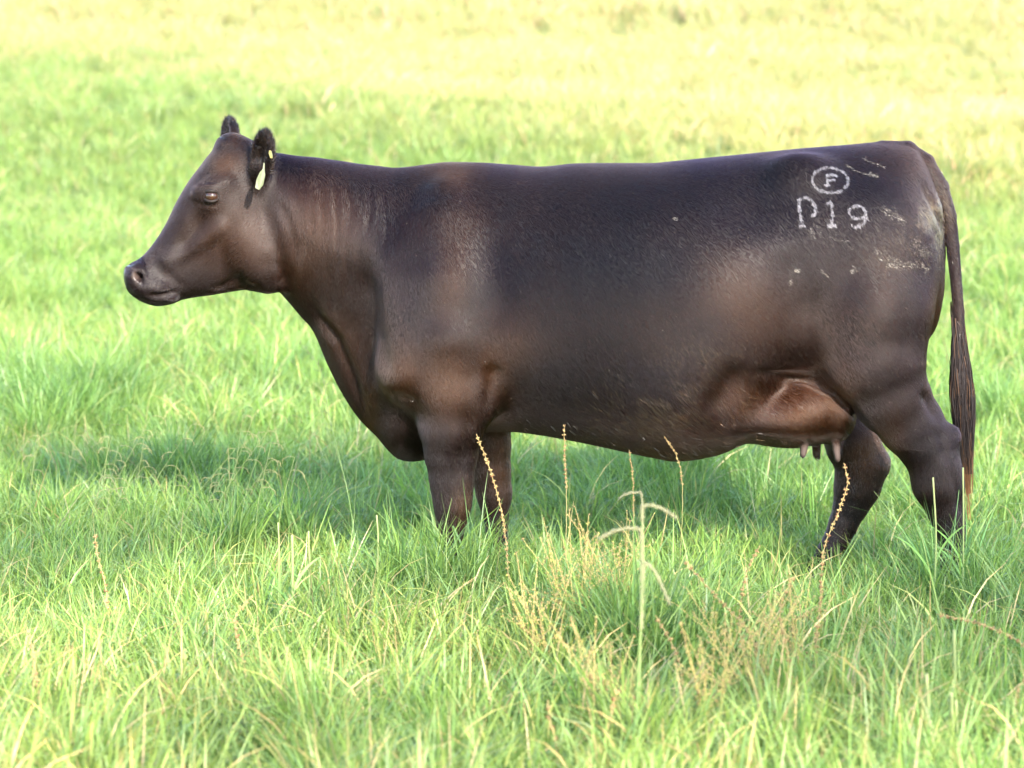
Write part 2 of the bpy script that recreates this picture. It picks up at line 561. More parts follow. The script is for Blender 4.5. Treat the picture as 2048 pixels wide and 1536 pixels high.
def curve(xs, ys, x):
    """smooth (Catmull-Rom) interpolation"""
    xs = np.asarray(xs, float); ys = np.asarray(ys, float)
    m = np.gradient(ys, xs)
    d = np.diff(ys) / np.diff(xs)
    for i in range(1, len(xs) - 1):
        if d[i - 1] * d[i] <= 0: m[i] = 0
        else: m[i] = np.sign(m[i]) * min(abs(m[i]), 3 * abs(d[i - 1]), 3 * abs(d[i]))
    m[0] = d[0]; m[-1] = d[-1]
    x = np.clip(x, xs[0], xs[-1])
    i = np.clip(np.searchsorted(xs, x) - 1, 0, len(xs) - 2)
    h = xs[i + 1] - xs[i]; t = (x - xs[i]) / h
    return ((2 * t ** 3 - 3 * t ** 2 + 1) * ys[i] + (t ** 3 - 2 * t ** 2 + t) * h * m[i] + (-2 * t ** 3 + 3 * t ** 2) * ys[i + 1] + (t ** 3 - t ** 2) * h * m[i + 1])


def super_section(y, v, zc, top, bot, w, nt, nb):
    """signed distance-ish to a section: y across, v height"""
    up = v >= zc
    n = np.where(up, nt, nb)
    hgt = np.where(up, top - zc, zc - bot)
    a = np.abs(y) / np.maximum(w, 1e-4); b = np.abs(v - zc) / np.maximum(hgt, 1e-4)
    r = (a ** n + b ** n) ** (1 / n) + 1e-6
    dist = np.sqrt(y * y + (v - zc) ** 2)
    # keep a sensible gradient near the section's middle
    return np.where(r > .05, dist * (1 - 1 / r), -np.minimum(w, hgt)).astype(np.float32)


# ------------------------------------------------------------------ the cow
SPX = 640.0
PX = lambda p: P(p, 400, 0)[0]
ZZ = lambda q: P(1024, q, 0)[2]
VOX = 0.0065

# trunk and neck: photo column, top row, bottom row, half width, row of the widest point, upper and lower squareness
TRUNK = [
    # px   top  bot   w     zc   nt   nb
    (500, 290, 520, .055, 420, 2.0, 1.8),
    (530, 301, 560, .100, 430, 2.0, 1.8),
    (560, 307, 586, .128, 440, 2.0, 1.7),
    (600, 313, 632, .150, 455, 2.0, 1.6),
    (625, 315, 662, .160, 465, 2.0, 1.5),
    (655, 319, 732, .172, 480, 2.0, 1.35),
    (690, 324, 800, .186, 500, 2.0, 1.30),
    (715, 328, 836, .196, 520, 2.0, 1.35),
    (750, 332, 872, .208, 545, 1.9, 1.45),
    (790, 336, 914, .225, 575, 1.8, 1.6),
    (820, 334, 922, .240, 590, 1.8, 1.7),
    (850, 330, 918, .255, 600, 1.8, 1.8),
    (900, 325, 894, .278, 610, 1.85, 1.9),
    (960, 326, 866, .300, 620, 1.95, 2.0),
    (1020, 330, 862, .325, 628, 2.05, 2.05),
    (1080, 334, 868, .347, 635, 2.15, 2.1),
    (1150, 328, 880, .366, 640, 2.3, 2.1),
    (1220, 327, 894, .378, 645, 2.4, 2.1),
    (1300, 327, 911, .384, 648, 2.5, 2.1),
    (1350, 323, 919, .384, 648, 2.5, 2.1),
    (1400, 318, 914, .380, 645, 2.55, 2.1),
    (1450, 313, 893, .370, 632, 2.55, 2.2),
    (1500, 308, 836, .356, 605, 2.5, 2.4),
    (1550, 303, 776, .340, 575, 2.45, 2.6),
    (1600, 298, 758, .328, 555, 2.4, 2.7),
    (1650, 294, 755, .316, 540, 2.4, 2.6),
    (1700, 290, 765, .300, 525, 2.3, 2.6),
    (1750, 286, 770, .272, 515, 2.2, 2.5),
    (1800, 289, 750, .232, 505, 2.1, 2.4),
    (1832, 304, 715, .190, 500, 2.0, 2.2),
    (1858, 350, 680, .150, 505, 2.0, 2.0),
    (1878, 410, 640, .095, 520, 2.0, 2.0),
    (1889, 475, 590, .020, 530, 2.0, 2.0),
]
# head: stations along a line from the ear base to the muzzle (measured in photo pixels)
H_O = np.array((525.0, 410.0)); H_D = np.array((-.849, .528)); H_U = np.array((-.528, -.849))
HEAD = [
    # s    top  bot   w     mid  nt   nb
    (-78, 60, -60, .050, 0, 2.0, 2.0),
    (-60, 104, -105, .082, 10, 2.2, 2.0),
    (-40, 136, -135, .098, 20, 2.2, 2.0),
    (-20, 147, -148, .104, 30, 2.2, 2.0),
    (10, 145, -156, .108, 30, 2.4, 1.9),
    (34, 139, -158, .113, 35, 2.6, 1.9),
    (62, 128, -153, .117, 30, 2.8, 1.9),
    (91, 117, -138, .113, 22, 2.8, 1.8),
    (135, 95, -116, .090, 8, 2.5, 1.8),
    (182, 66, -95, .073, -8, 2.3, 1.9),
    (215, 50, -77, .065, -12, 2.2, 2.1),
    (240, 41, -68, .064, -12, 2.2, 2.3),
    (262, 37, -65, .068, -8, 2.3, 2.4),
    (280, 38, -60, .070, -6, 2.5, 2.4),
    (295, 34, -45, .064, -5, 2.5, 2.4),
    (305, 22, -29, .050, -4, 2.4, 2.4),
    (312, 6, -11, .020, -3, 2.2, 2.2),
]
YAW = math.radians(11)                   # the head turns a little towards the camera
H_PIV = P(560, 430, 0)


def head_pt(px, py, y=0.0):
    """a point measured on the photo's head outline -> posed position in metres (y < 0: the near cheek)"""
    dx, dz = (px - 560) / SPX / math.cos(YAW), -(py - 430) / SPX
    q = np.array((dx, y, dz))
    c, s = math.cos(YAW), math.sin(YAW)
    return H_PIV + np.array((q[0] * c - q[1] * s, q[0] * s + q[1] * c, q[2]))


def build_body():
    fld = Field((-1.30, -.52, -.01), (1.48, .46, 1.52), VOX)
    # ---- trunk
    T = np.array(TRUNK, float)
    tx = np.array([PX(p) for p in T[:, 0]])
    tt = np.array([ZZ(q) for q in T[:, 1]]); tb = np.array([ZZ(q) for q in T[:, 2]]); tz = np.array([ZZ(q) for q in T[:, 4]])
    for i0 in range(0, fld.n[0], 32):
        x = fld.lo[0] + fld.h * np.arange(i0, min(i0 + 32, fld.n[0]))
        ok = (x > tx[0]) & (x < tx[-1])
        if not ok.any(): continue
        S = [curve(tx, c, x)[:, None, None] for c in (tt, tb, T[:, 3], tz, T[:, 5], T[:, 6])]
        y = (fld.lo[1] + fld.h * np.arange(fld.n[1]))[None, :, None]
        z = (fld.lo[2] + fld.h * np.arange(fld.n[2]))[None, None, :]
        d = super_section(y, z, S[3], S[0], S[1], S[2], S[4], S[5])
        d[~ok] = 1.0
        fld.f[i0:i0 + len(x)] = d
    # ---- head
    Hd = np.array(HEAD, float)
    sl, X, Y, Z = fld.block((-1.30, -.36, .80), (-.62, .30, 1.5))
    c, s = math.cos(YAW), math.sin(YAW)
    x, y, z = X - H_PIV[0], Y - H_PIV[1], Z - H_PIV[2]
    lx, ly = x * c + y * s, -x * s + y * c
    px, py = 560 + lx * SPX * c, 430 - z * SPX
    ss = (px - H_O[0]) * H_D[0] + (py - H_O[1]) * H_D[1]
    hh = (px - H_O[0]) * H_U[0] + (py - H_O[1]) * H_U[1]
    S = [curve(Hd[:, 0], Hd[:, i], ss) for i in range(1, 7)]
    d = super_section(ly + 0 * hh, hh / SPX, S[3] / SPX, S[0] / SPX, S[1] / SPX, S[2], S[4], S[5])
    d = np.where((ss < -78) | (ss > 312), .2, d).astype(np.float32)
    fld.add(sl, d, .022)
    hp = head_pt
    for e in (-1, 1):
        # eye bulge and brow, cheek muscle, jaw angle
        fld.ellipsoid(hp(420, 392, e * .098), (.038, .024, .036), .025)
        fld.chain([(hp(448, 364, e * .094), .018), (hp(420, 372, e * .099), .016), (hp(396, 384, e * .084), .013)], .03)
        fld.ellipsoid(hp(505, 500, e * .075), (.075, .045, .095), .04)
        fld.ellipsoid(hp(528, 545, e * .060), (.050, .040, .045), .03)
        fld.chain([(hp(440, 450, e * .092), .018), (hp(385, 490, e * .070), .015), (hp(340, 520, e * .055), .014)], .03)
        # upper lip, nostril wing
        fld.ellipsoid(hp(305, 570, e * .045), (.050, .030, .026), .02)
        fld.ellipsoid(hp(283, 543, e * .046), (.026, .022, .030), .018)
        fld.chain([(hp(275, 542, e * .078), .012), (hp(282, 549, e * .064), .012), (hp(291, 546, e * .040), .008)], .006, cut=True)
        fld.chain([(hp(280, 556, e * .078), .008), (hp(288, 560, e * .070), .006)], .006, cut=True)
        # mouth slit
        fld.ellipsoid(hp(334, 592, e * .022), (.040, .034, .020), .012)
    # poll hump and lower jaw
    fld.ellipsoid(hp(464, 290, .02), (.040, .070, .033), .03)
    fld.chain([(hp(335, 592, 0), .016), (hp(400, 576, 0), .02), (hp(470, 562, 0), .02)], .02)
    # throat fold between jaw and neck
    fld.chain([(P(500, 566, -.05), .02), (P(535, 572, -.06), .022), (P(560, 570, -.06), .02)], .03)
    # ---- ears
    def ear(base, tip, wdt, thick, normal, k=.018):
        base, tip = np.array(base), np.array(tip)
        ax = tip - base; L = np.linalg.norm(ax); ax /= L
        nrm = np.array(normal, float); nrm -= ax * (nrm @ ax); nrm /= np.linalg.norm(nrm)
        sd = np.cross(nrm, ax)
        R = np.stack([sd, nrm, ax], 1)
        c = base + ax * L * .56
        fld.ellipsoid(c, (wdt, thick, L * .50), k, R)
        fld.ellipsoid(c + nrm * thick * .85 + ax * .01, (wdt * .66, thick * .75, L * .38), .008, R, cut=True)
        fld.chain([(base - ax * .01, wdt * .55), (base + ax * L * .3, wdt * .72)], k)
        return R, c
    ear(hp(512, 366, -.095), hp(522, 266, -.178), .041, .022, (-.45, -.80, .1))
    ear(hp(474, 318, .085), hp(470, 240, .175), .037, .026, (-.72, -.62, .1))
    # ---- shoulders
    for e in (-1, 1):
        fld.ellipsoid(P(862, 600, e * .185), (.150, .085, .300), .07, Matrix.Rotation(math.radians(12), 3, 'Y'))
        fld.ellipsoid(P(835, 735, e * .175), (.115, .085, .120), .06)
        fld.chain([(P(890, 400, e * .12), .05), (P(850, 560, e * .205), .065), (P(812, 735, e * .215), .062)], .06)
    # ---- front legs   near then far
    def leg(pts, k, sy):
        fld.chain([(P(a, b, y), r) for a, b, y, r in pts], k, sy)
    yn = -.185
    leg([(905, 690, -.20, .128), (905, 780, -.20, .118), (903, 850, -.195, .102), (902, 905, yn, .083), (903, 955, yn, .070), (905, 985, yn, .060)], .05, .80)
    leg([(905, 985, yn, .060), (905, 1012, yn, .058), (903, 1038, yn, .050), (901, 1075, yn, .040), (900, 1130, yn, .036), (899, 1165, yn, .044), (890, 1190, yn, .038)], .02, .85)
    leg([(888, 1195, yn, .042), (882, 1218, yn, .050)], .01, 1.0)
    yf = .165
    leg([(945, 720, .19, .12), (960, 820, .18, .105), (972, 890, .17, .080), (981, 940, yf, .066), (988, 985, yf, .055)], .05, .85)
    leg([(988, 985, yf, .055), (990, 1008, yf, .050), (992, 1030, yf, .043), (994, 1060, yf, .037), (995, 1110, yf, .034), (994, 1140, yf, .041), (986, 1160, yf, .036)], .02, .85)
    leg([(984, 1165, yf, .042), (978, 1182, yf, .048)], .01, 1.0)
    # elbow
    fld.ellipsoid(P(962, 795, -.225), (.045, .045, .075), .05)
    fld.ellipsoid(P(975, 800, .20), (.05, .05, .08), .04)
    # ---- hind quarter, near
    yh = -.205
    for e in (-1, 1):
        fld.ellipsoid(P(1755, 560, e * .175), (.175, .125, .270), .08)
        fld.ellipsoid(P(1600, 350, e * .195), (.070, .045, .050), .09)      # hook bone
        fld.ellipsoid(P(1850, 425, e * .105), (.050, .055, .060), .05)      # pin bone
    leg([(1745, 640, -.21, .165), (1752, 720, -.215, .150), (1782, 790, -.215, .118), (1822, 848, -.205, .100), (1852, 890, yh, .088), (1868, 925, yh, .080), (1876, 965, yh, .076)], .07, .80)
    fld.ellipsoid(P(1906, 872, yh), (.022, .028, .030), .04)               # point of hock
    leg([(1876, 965, yh, .074), (1890, 1015, yh, .060), (1901, 1060, yh, .050), (1908, 1110, yh, .042), (1908, 1160, yh, .046), (1900, 1190, yh, .040)], .03, .75)
    leg([(1897, 1200, yh, .044), (1890, 1226, yh, .052)], .01, 1.0)
    # far
    yg = .175
    leg([(1690, 680, .20, .150), (1672, 760, .19, .125), (1685, 830, .185, .092), (1706, 885, yg, .088), (1722, 930, yg, .082), (1716, 970, yg, .070)], .06, .80)
    fld.ellipsoid(P(1758, 926, yg), (.020, .026, .022), .06)
    leg([(1716, 970, yg, .070), (1703, 1010, yg, .058), (1688, 1045, yg, .048), (1672, 1082, yg, .042), (1662, 1104, yg, .045), (1650, 1124, yg, .040)], .03, .75)
    leg([(1646, 1132, yg, .044), (1636, 1160, yg, .050)], .01, 1.0)
    # ---- flank fold
    fld.chain([(P(1480, 720, .31), .030), (P(1560, 740, .30), .028), (P(1640, 760, .28), .04)], .04)
    # ---- udder and teats
    fld.ellipsoid(P(1604, 812, -.02), (.150, .232, .118), .05)
    fld.ellipsoid(P(1500, 826, -.01), (.180, .262, .084), .10)
    fld.ellipsoid(P(1664, 824, -.03), (.072, .185, .095), .03)
    for a, b, c, d, y in ((1611, 868, 1606, 916, -.155), (1670, 872, 1675, 924, -.14), (1632, 880, 1633, 916, .02), (1676, 880, 1678, 908, .07)):
        fld.chain([(P(a, b, y), .017), (P((a + c) / 2, (b + d) / 2, y), .0125), (P(c, d - 5, y), .0100)], .014)
    # ---- tail
    fld.chain([(P(1765, 306, 0), .035), (P(1812, 306, 0), .036), (P(1846, 328, -.005), .035)], .014)
    fld.chain([(P(1846, 328, -.005), .035), (P(1876, 374, -.014), .031), (P(1895, 430, -.022), .026), (P(1905, 490, -.024), .020), (P(1911, 550, -.020), .0175),
               (P(1917, 620, -.015), .0165), (P(1920, 690, -.01), .017), (P(1923, 770, -.01), .014), (P(1926, 840, -.01), .008)], .004)
    V, Q = fld.surface()
    return V, Q


def neighbours_smooth(V, Q, n, lam=.5):
    e = np.concatenate([Q[:, [0, 1]], Q[:, [1, 2]], Q[:, [2, 3]], Q[:, [3, 0]]])
    e = np.concatenate([e, e[:, ::-1]])
    cnt = np.bincount(e[:, 0], minlength=len(V)).astype(float)
    for it in range(n):
        for l in (lam, -lam * .98):
            s = np.stack([np.bincount(e[:, 0], weights=V[e[:, 1], i], minlength=len(V)) for i in range(3)], 1) / cnt[:, None]
            V = V + l * (s - V)
    return V


def relax(V, Q, mask, n):
    """plain smoothing where mask is 1"""
    e = np.concatenate([Q[:, [0, 1]], Q[:, [1, 2]], Q[:, [2, 3]], Q[:, [3, 0]]])
    e = np.concatenate([e, e[:, ::-1]])
    cnt = np.bincount(e[:, 0], minlength=len(V)).astype(float)
    for it in range(n):
        s = np.stack([np.bincount(e[:, 0], weights=V[e[:, 1], i], minlength=len(V)) for i in range(3)], 1) / cnt[:, None]
        V = V + .5 * mask[:, None] * (s - V)
    return V


def normals(V, Q):
    n = np.cross(V[Q[:, 2]] - V[Q[:, 0]], V[Q[:, 3]] - V[Q[:, 1]])
    N = np.stack([np.bincount(Q.ravel(), weights=np.repeat(n[:, i], 4), minlength=len(V)) for i in range(3)], 1)
    return N / (np.linalg.norm(N, axis=1, keepdims=True) + 1e-9)


def seg_dist(px, py, pts):
    """distance in photo pixels to a polyline, and how far along it (0..1)"""
    best = np.full(len(px), 1e9); along = np.zeros(len(px)); side = np.zeros(len(px))
    n = len(pts) - 1
    for i in range(n):
        (ax, ay), (bx, by) = pts[i], pts[i + 1]
        dx, dy = bx - ax, by - ay
        L = dx * dx + dy * dy
        t = np.clip(((px - ax) * dx + (py - ay) * dy) / L, 0, 1)
        ex, ey = px - ax - t * dx, py - ay - t * dy
        d = np.hypot(ex, ey)
        m = d < best
        best[m] = d[m]; along[m] = (i + t[m]) / n
        side[m] = np.sign(dx * ey - dy * ex)[m]
    return best, along, side


def sculpt(V, Q):
    """muscles, folds and creases: measured on the near flank, mirrored to the far one"""
    N = normals(V, Q)
    mir = V.copy(); mir[:, 1] = -np.abs(mir[:, 1])
    px, py = to_px(mir)
    facing = np.clip(np.abs(N[:, 1]) * 1.6 - .15, 0, 1) * (np.abs(V[:, 1]) > .02)
    D = np.zeros(len(V))

    def crease(pts, depth, w, taper=True, lip=0.0):
        d, t, s = seg_dist(px, py, pts)
        g = np.exp(-(d / w) ** 2)
        if lip: g = g - lip * np.exp(-((d - 2.0 * w) / (1.3 * w)) ** 2)
        if taper:
            q = np.clip(np.minimum(t, 1 - t) * 3, 0, 1)
            g = g * q * q * (3 - 2 * q)
        D[:] -= depth * g * facing

    def bulge(cx, cy, rx, ry, hgt, rot=0):
        a = math.radians(rot)
        u = ((px - cx) * math.cos(a) + (py - cy) * math.sin(a)) / rx
        v = (-(px - cx) * math.sin(a) + (py - cy) * math.cos(a)) / ry
        D[:] += hgt * np.exp(-(u * u + v * v)) * facing
    # neck: skin wrinkles, furrow in front of the shoulder, dewlap
    for x0, y0, x1, y1, dep in ((640, 345, 640, 520, .0025), (668, 345, 671, 560, .004), (696, 345, 698, 470, .004), (716, 420, 712, 600, .003),
                                (742, 345, 731, 480, .004), (770, 350, 766, 560, .004), (620, 380, 618, 540, .003), (752, 470, 758, 640, .003), (690, 470, 686, 620, .003), (655, 520, 668, 640, .003)):
        xm = (x0 + x1) / 2 + 5
        crease([(x0, y0), (xm, (y0 + y1) / 2), (x1, y1)], dep * rng.uniform(.3, 1.0), rng.uniform(3.5, 7), lip=.3)
    crease([(718, 470), (728, 560), (740, 650), (758, 730), (775, 780)], .030, 30)
    crease([(622, 590), (640, 635), (675, 680), (700, 740), (722, 800), (738, 850)], .014, 9, lip=.25)
    crease([(548, 385), (569, 420), (580, 450), (592, 498), (600, 540)], .008, 12)
    crease([(585, 380), (602, 450), (612, 520)], .004, 8)
    # shoulder: blade ridge, hollows each side, point of shoulder
    crease([(935, 450), (905, 560), (892, 660), (890, 740)], -.014, 48)
    bulge(812, 540, 30, 85, -.012)
    bulge(770, 600, 22, 130, .010)
    crease([(985, 430), (992, 560), (1000, 690)], .012, 42)
    bulge(900, 345, 60, 30, .006)
    crease([(762, 790), (795, 802), (825, 805), (840, 850), (846, 915)], .010, 15)
    bulge(790, 870, 35, 35, .010)
    crease([(1003, 728), (985, 745), (978, 790), (976, 850)], .013, 15)
    bulge(1030, 800, 40, 45, -.010)
    crease([(835, 800), (870, 860), (880, 930)], .004, 14)
    crease([(940, 800), (935, 880), (920, 960)], .006, 14)
    # barrel: faint ribs, flank hollow, belly
    for i in range(5):
        xx = 1060 + i * 62
        crease([(xx - 14, 430), (xx + 6, 560), (xx + 36, 690)], .0010, 22)
    bulge(1500, 410, 90, 65, -.020)
    bulge(1455, 590, 95, 110, .016, 25)
    bulge(1250, 370, 160, 45, -.006)
    bulge(1630, 640, 80, 50, -.012)
    crease([(1560, 480), (1590, 570), (1640, 650)], .010, 42)
    crease([(1500, 725), (1450, 775), (1405, 835)], .016, 30)
    bulge(1330, 790, 80, 70, .012)
    crease([(1180, 760), (1260, 840), (1360, 880)], .006, 40)
    # fold of skin between flank and thigh, hanging over the udder
    crease([(1480, 734), (1545, 751), (1610, 761), (1665, 786), (1722, 838), (1750, 870)], .015, 9, lip=.2)
    # hind quarter
    bulge(1740, 590, 80, 120, .012)
    crease([(1800, 560), (1815, 660), (1818, 740)], .008, 24)
    bulge(1605, 350, 55, 32, .004)
    bulge(1700, 340, 60, 30, -.006)
    crease([(1836, 352), (1858, 392), (1876, 432), (1886, 470)], .016, 9)
    bulge(1852, 450, 30, 50, .008)
    crease([(1840, 770), (1862, 810), (1885, 850)], .014, 13)
    crease([(1880, 850), (1885, 890), (1890, 930)], .006, 10)
    crease([(1700, 770), (1745, 830), (1790, 900)], .006, 20)
    crease([(1905, 930), (1915, 990), (1920, 1040)], .006, 8)
    # face
    bulge(398, 445, 18, 34, -.006, 30)
    bulge(362, 440, 14, 34, .004, 33)
    bulge(372, 500, 30, 26, -.005)
    crease([(495, 540), (472, 557), (448, 572), (420, 582)], .008, 8)
    bulge(470, 470, 40, 50, .004)
    crease([(402, 400), (372, 455), (335, 505), (305, 535)], -.0045, 11)
    crease([(412, 412), (388, 462), (345, 522)], .0065, 12)
    crease([(458, 436), (410, 482), (358, 528)], -.0050, 13)
    crease([(476, 425), (446, 490), (448, 556)], .0045, 12)
    crease([(520, 480), (548, 520), (552, 565)], -.004, 14)
    crease([(385, 398), (404, 410), (432, 410), (446, 396)], .004, 5)
    crease([(396, 372), (415, 362), (440, 362)], .003, 4)
    crease([(330, 540), (350, 560), (370, 575)], .003, 9)
    crease([(288, 588), (315, 591), (340, 586), (362, 577)], .006, 5, lip=.2)
    crease([(262, 520), (290, 527), (300, 545), (296, 565)], .003, 5)
    V = V + N * D[:, None]
    return V


def blob(px, py, regions):
    """soft union of ellipses measured on the flank"""
    w = np.zeros(len(px))
    for cx, cy, rx, ry, rot, s in regions:
        a = math.radians(rot)
        u = ((px - cx) * math.cos(a) + (py - cy) * math.sin(a)) / rx
        v = (-(px - cx) * math.sin(a) + (py - cy) * math.cos(a)) / ry
        w = np.maximum(w, s * np.exp(-(u * u + v * v)))
    return w


cow_root = bpy.data.objects.new('cow', None)
cow_root.location = (0.05, 0.0, 0.0)
COL.objects.link(cow_root)
tag(cow_root, 'large black cow standing side on in the pasture, P19 marked on its hip', 'cow')


def child(name, v, f, mat, parent=cow_root, smooth=True, col=None, off=None):
    o = mesh_obj(name, v, f, mat, parent, smooth, col)
    if parent is cow_root:
        o.location = -cow_root.location
    return o


BV, BQ = build_body()
BV = neighbours_smooth(BV, BQ, 7)
_m = BV.copy(); _m[:, 1] = -np.abs(_m[:, 1])
_px, _py = to_px(_m)
_legs = np.clip((.74 - BV[:, 2]) / .10, 0, 1) * np.clip((np.abs(BV[:, 1]) - .05) / .06, 0, 1) * np.clip((BV[:, 2] - .10) / .08, 0, 1) * ((_px < 1440) | (_px > 1740))
_udder = blob(_px, _py, [(1560, 815, 90, 55, 0, 1.3)]) * (_py < 868)
BV = relax(BV, BQ, np.clip(np.maximum(_legs, _udder), 0, 1), 16)
BV = sculpt(BV, BQ)
BV = neighbours_smooth(BV, BQ, 1)
BN = normals(BV, BQ)
body = child('body', BV, BQ, M_COAT)
_mir = BV.copy(); _mir[:, 1] = -np.abs(_mir[:, 1])
bpx, bpy_ = to_px(_mir)
qpx, qpy = to_px(BV)


def set_attr(name, w):
    a = body.data.attributes.new(name, 'FLOAT', 'POINT')
    a.data.foreach_set('value', np.clip(w, 0, 1).astype(np.float32))


set_attr('brown', .07 + blob(bpx, bpy_, [
    (900, 770, 70, 90, 0, .50), (800, 745, 55, 60, 0, .45), (985, 740, 40, 60, 0, .55), (1020, 700, 60, 60, 0, .25),
    (1600, 815, 85, 60, 0, .62), (1660, 800, 45, 70, 0, .55), (1500, 800, 70, 50, 0, .4),
    (1760, 900, 40, 70, 20, .55), (1000, 960, 30, 80, 0, .5), (455, 330, 30, 25, 0, .5), (470, 270, 20, 20, 0, .4),
    (740, 800, 20, 60, 0, .45), (1880, 640, 25, 90, 0, .40), (900, 345, 50, 25, 0, .35), (1390, 860, 110, 45, 0, .15),
    (930, 1020, 30, 50, 0, .35), (625, 470, 80, 130, 0, .34), (470, 480, 90, 90, 0, .34), (690, 700, 40, 110, -20, .3), (905, 560, 35, 110, 8, .3), (1480, 620, 80, 80, 0, .25)]))
teats = blob(bpx, bpy_, [(1608, 898, 10, 22, 10, 1), (1673, 905, 10, 24, -5, 1), (1633, 908, 8, 14, 0, .5)]) * (bpy_ > 868)
set_attr('pink', .75 * teats + blob(qpx, qpy, [(270, 552, 7, 14, -15, .5)]) * (BV[:, 1] < 0))
set_attr('wet', blob(bpx, bpy_, [(260, 548, 16, 30, -12, 1.0), (272, 572, 14, 14, 0, .9), (282, 528, 8, 8, 0, .6)]))
set_attr('dirt', blob(bpx, bpy_, [(1864, 428, 32, 42, 30, 1.0), (1880, 470, 16, 34, 0, .9), (1815, 500, 60, 40, 0, .45), (1330, 800, 120, 70, -10, .42),
                                  (1400, 720, 90, 40, 0, .30), (1800, 440, 50, 20, 0, .3), (1925, 640, 12, 90, 0, .5), (930, 1000, 20, 40, 0, .35)]))

BVH = BVHTree.FromPolygons([tuple(p) for p in BV.tolist()], BQ.tolist())


def on_skin(px, py, lift=.0015):
    """the place on the near flank seen at a photo position, with its normal"""
    a = Vector(P(px, py, -.9)); d = (a - Vector(CAM)).normalized()
    h = BVH.ray_cast(a, d, 3)
    if h[0] is None: return None
    return np.array(h[0] + h[1] * lift), np.array(h[1])


def strands(items, seg=3):
    """items: (root, direction, length, width, bend vector, rgb) -> flat hair ribbons in one mesh"""
    V, Fc, C = [], [], []
    for root, d, L, w, bend, rgb in items:
        d = d / (np.linalg.norm(d) + 1e-9)
        sd = np.cross(d, rng.normal(size=3)); sd /= np.linalg.norm(sd) + 1e-9
        b0 = len(V)
        for i in range(seg + 1):
            t = i / seg
            c = root + d * L * t + bend * t * t
            ww = w * (1 - .85 * t) * .5
            V.append(c - sd * ww); V.append(c + sd * ww); C += [rgb, rgb]
        for i in range(seg):
            k = b0 + 2 * i
            Fc.append((k, k + 1, k + 3, k + 2))
    return np.array(V), np.array(Fc), np.array(C)


def marks(strokes, width, dens, rgb, hair=(.007, .0012), lay=(.45, 0, -1), gap=.0, rag=.25):
    """short white hairs along strokes measured on the hip"""
    out = []
    for pts in strokes:
        pts = np.array(pts, float)
        seg = np.hypot(*np.diff(pts, axis=0).T)
        n = int(seg.sum() * width * dens)
        cum = np.concatenate([[0], np.cumsum(seg)])
        for q in rng.uniform(0, cum[-1], n):
            i = min(np.searchsorted(cum, q, 'right') - 1, len(seg) - 1)
            t = (q - cum[i]) / seg[i]
            p = pts[i] * (1 - t) + pts[i + 1] * t
            u = (pts[i + 1] - pts[i]) / seg[i]
            o = np.clip(rng.normal(0, .42), -1, 1) * width * .5 * (1 + rag * math.sin(q * .35 + pts[0, 0]))
            p = p + np.array((-u[1], u[0])) * o
            if gap and math.sin(q * .31 + pts[0, 1]) + rng.normal(0, .5) < -1 + gap: continue
            hit = on_skin(*p)
            if hit is None: continue
            pos, nrm = hit
            d = np.array(lay) + rng.normal(0, .25, 3)
            d -= nrm * (d @ nrm); d += nrm * .10 * np.linalg.norm(d)
            k = rng.uniform(.55, 1.1)
            out.append((pos, d, hair[0] * rng.uniform(.6, 1.2), hair[1], nrm * -.0005, tuple(np.array(rgb) * k)))
    return out


def arc(cx, cy, rx, ry, a0, a1, n=14, rot=0):
    r = []
    for i in range(n + 1):
        a = math.radians(a0 + (a1 - a0) * i / n)
        x, y = rx * math.cos(a), ry * math.sin(a)
        cr, sr = math.cos(math.radians(rot)), math.sin(math.radians(rot))
        r.append((cx + x * cr - y * sr, cy + x * sr + y * cr))
    return r


WHITE = (.21, .185, .19)
circle = [arc(1659, 360, 36, 25, 0, 360, 30, 6)]
fletter = [[(1653, 348), (1654, 370)], [(1648, 370), (1659, 370)], [(1650, 349), (1671, 350)], [(1654, 360), (1669, 359)], [(1671, 350), (1671, 354)]]
pletter = [[(1597, 398), (1599, 425), (1603, 450)], [(1597, 398), (1610, 394), (1622, 399), (1631, 414), (1629, 428), (1618, 433)], [(1597, 452), (1611, 451)]]
one = [[(1662, 403), (1664, 425), (1663, 450)], [(1662, 403), (1650, 409)], [(1653, 451), (1672, 451)]]
nine = [arc(1714, 424, 17, 13, 0, 360, 16, 10), [(1731, 424), (1730, 440), (1722, 450), (1709, 454), (1702, 449)]]
for nm, st, w, dn in (('brand_ring', circle, 7, .9), ('brand_letter', fletter, 5.5, 1.2), ('brand_letter', pletter, 8, .85), ('brand_number', one, 9, .9), ('brand_number', nine, 8, .7)):
    v, f, c = strands(marks(st, w, dn, WHITE, gap=.25), 2)
    child(nm, v, f, M_HAIR, smooth=False, col=c)
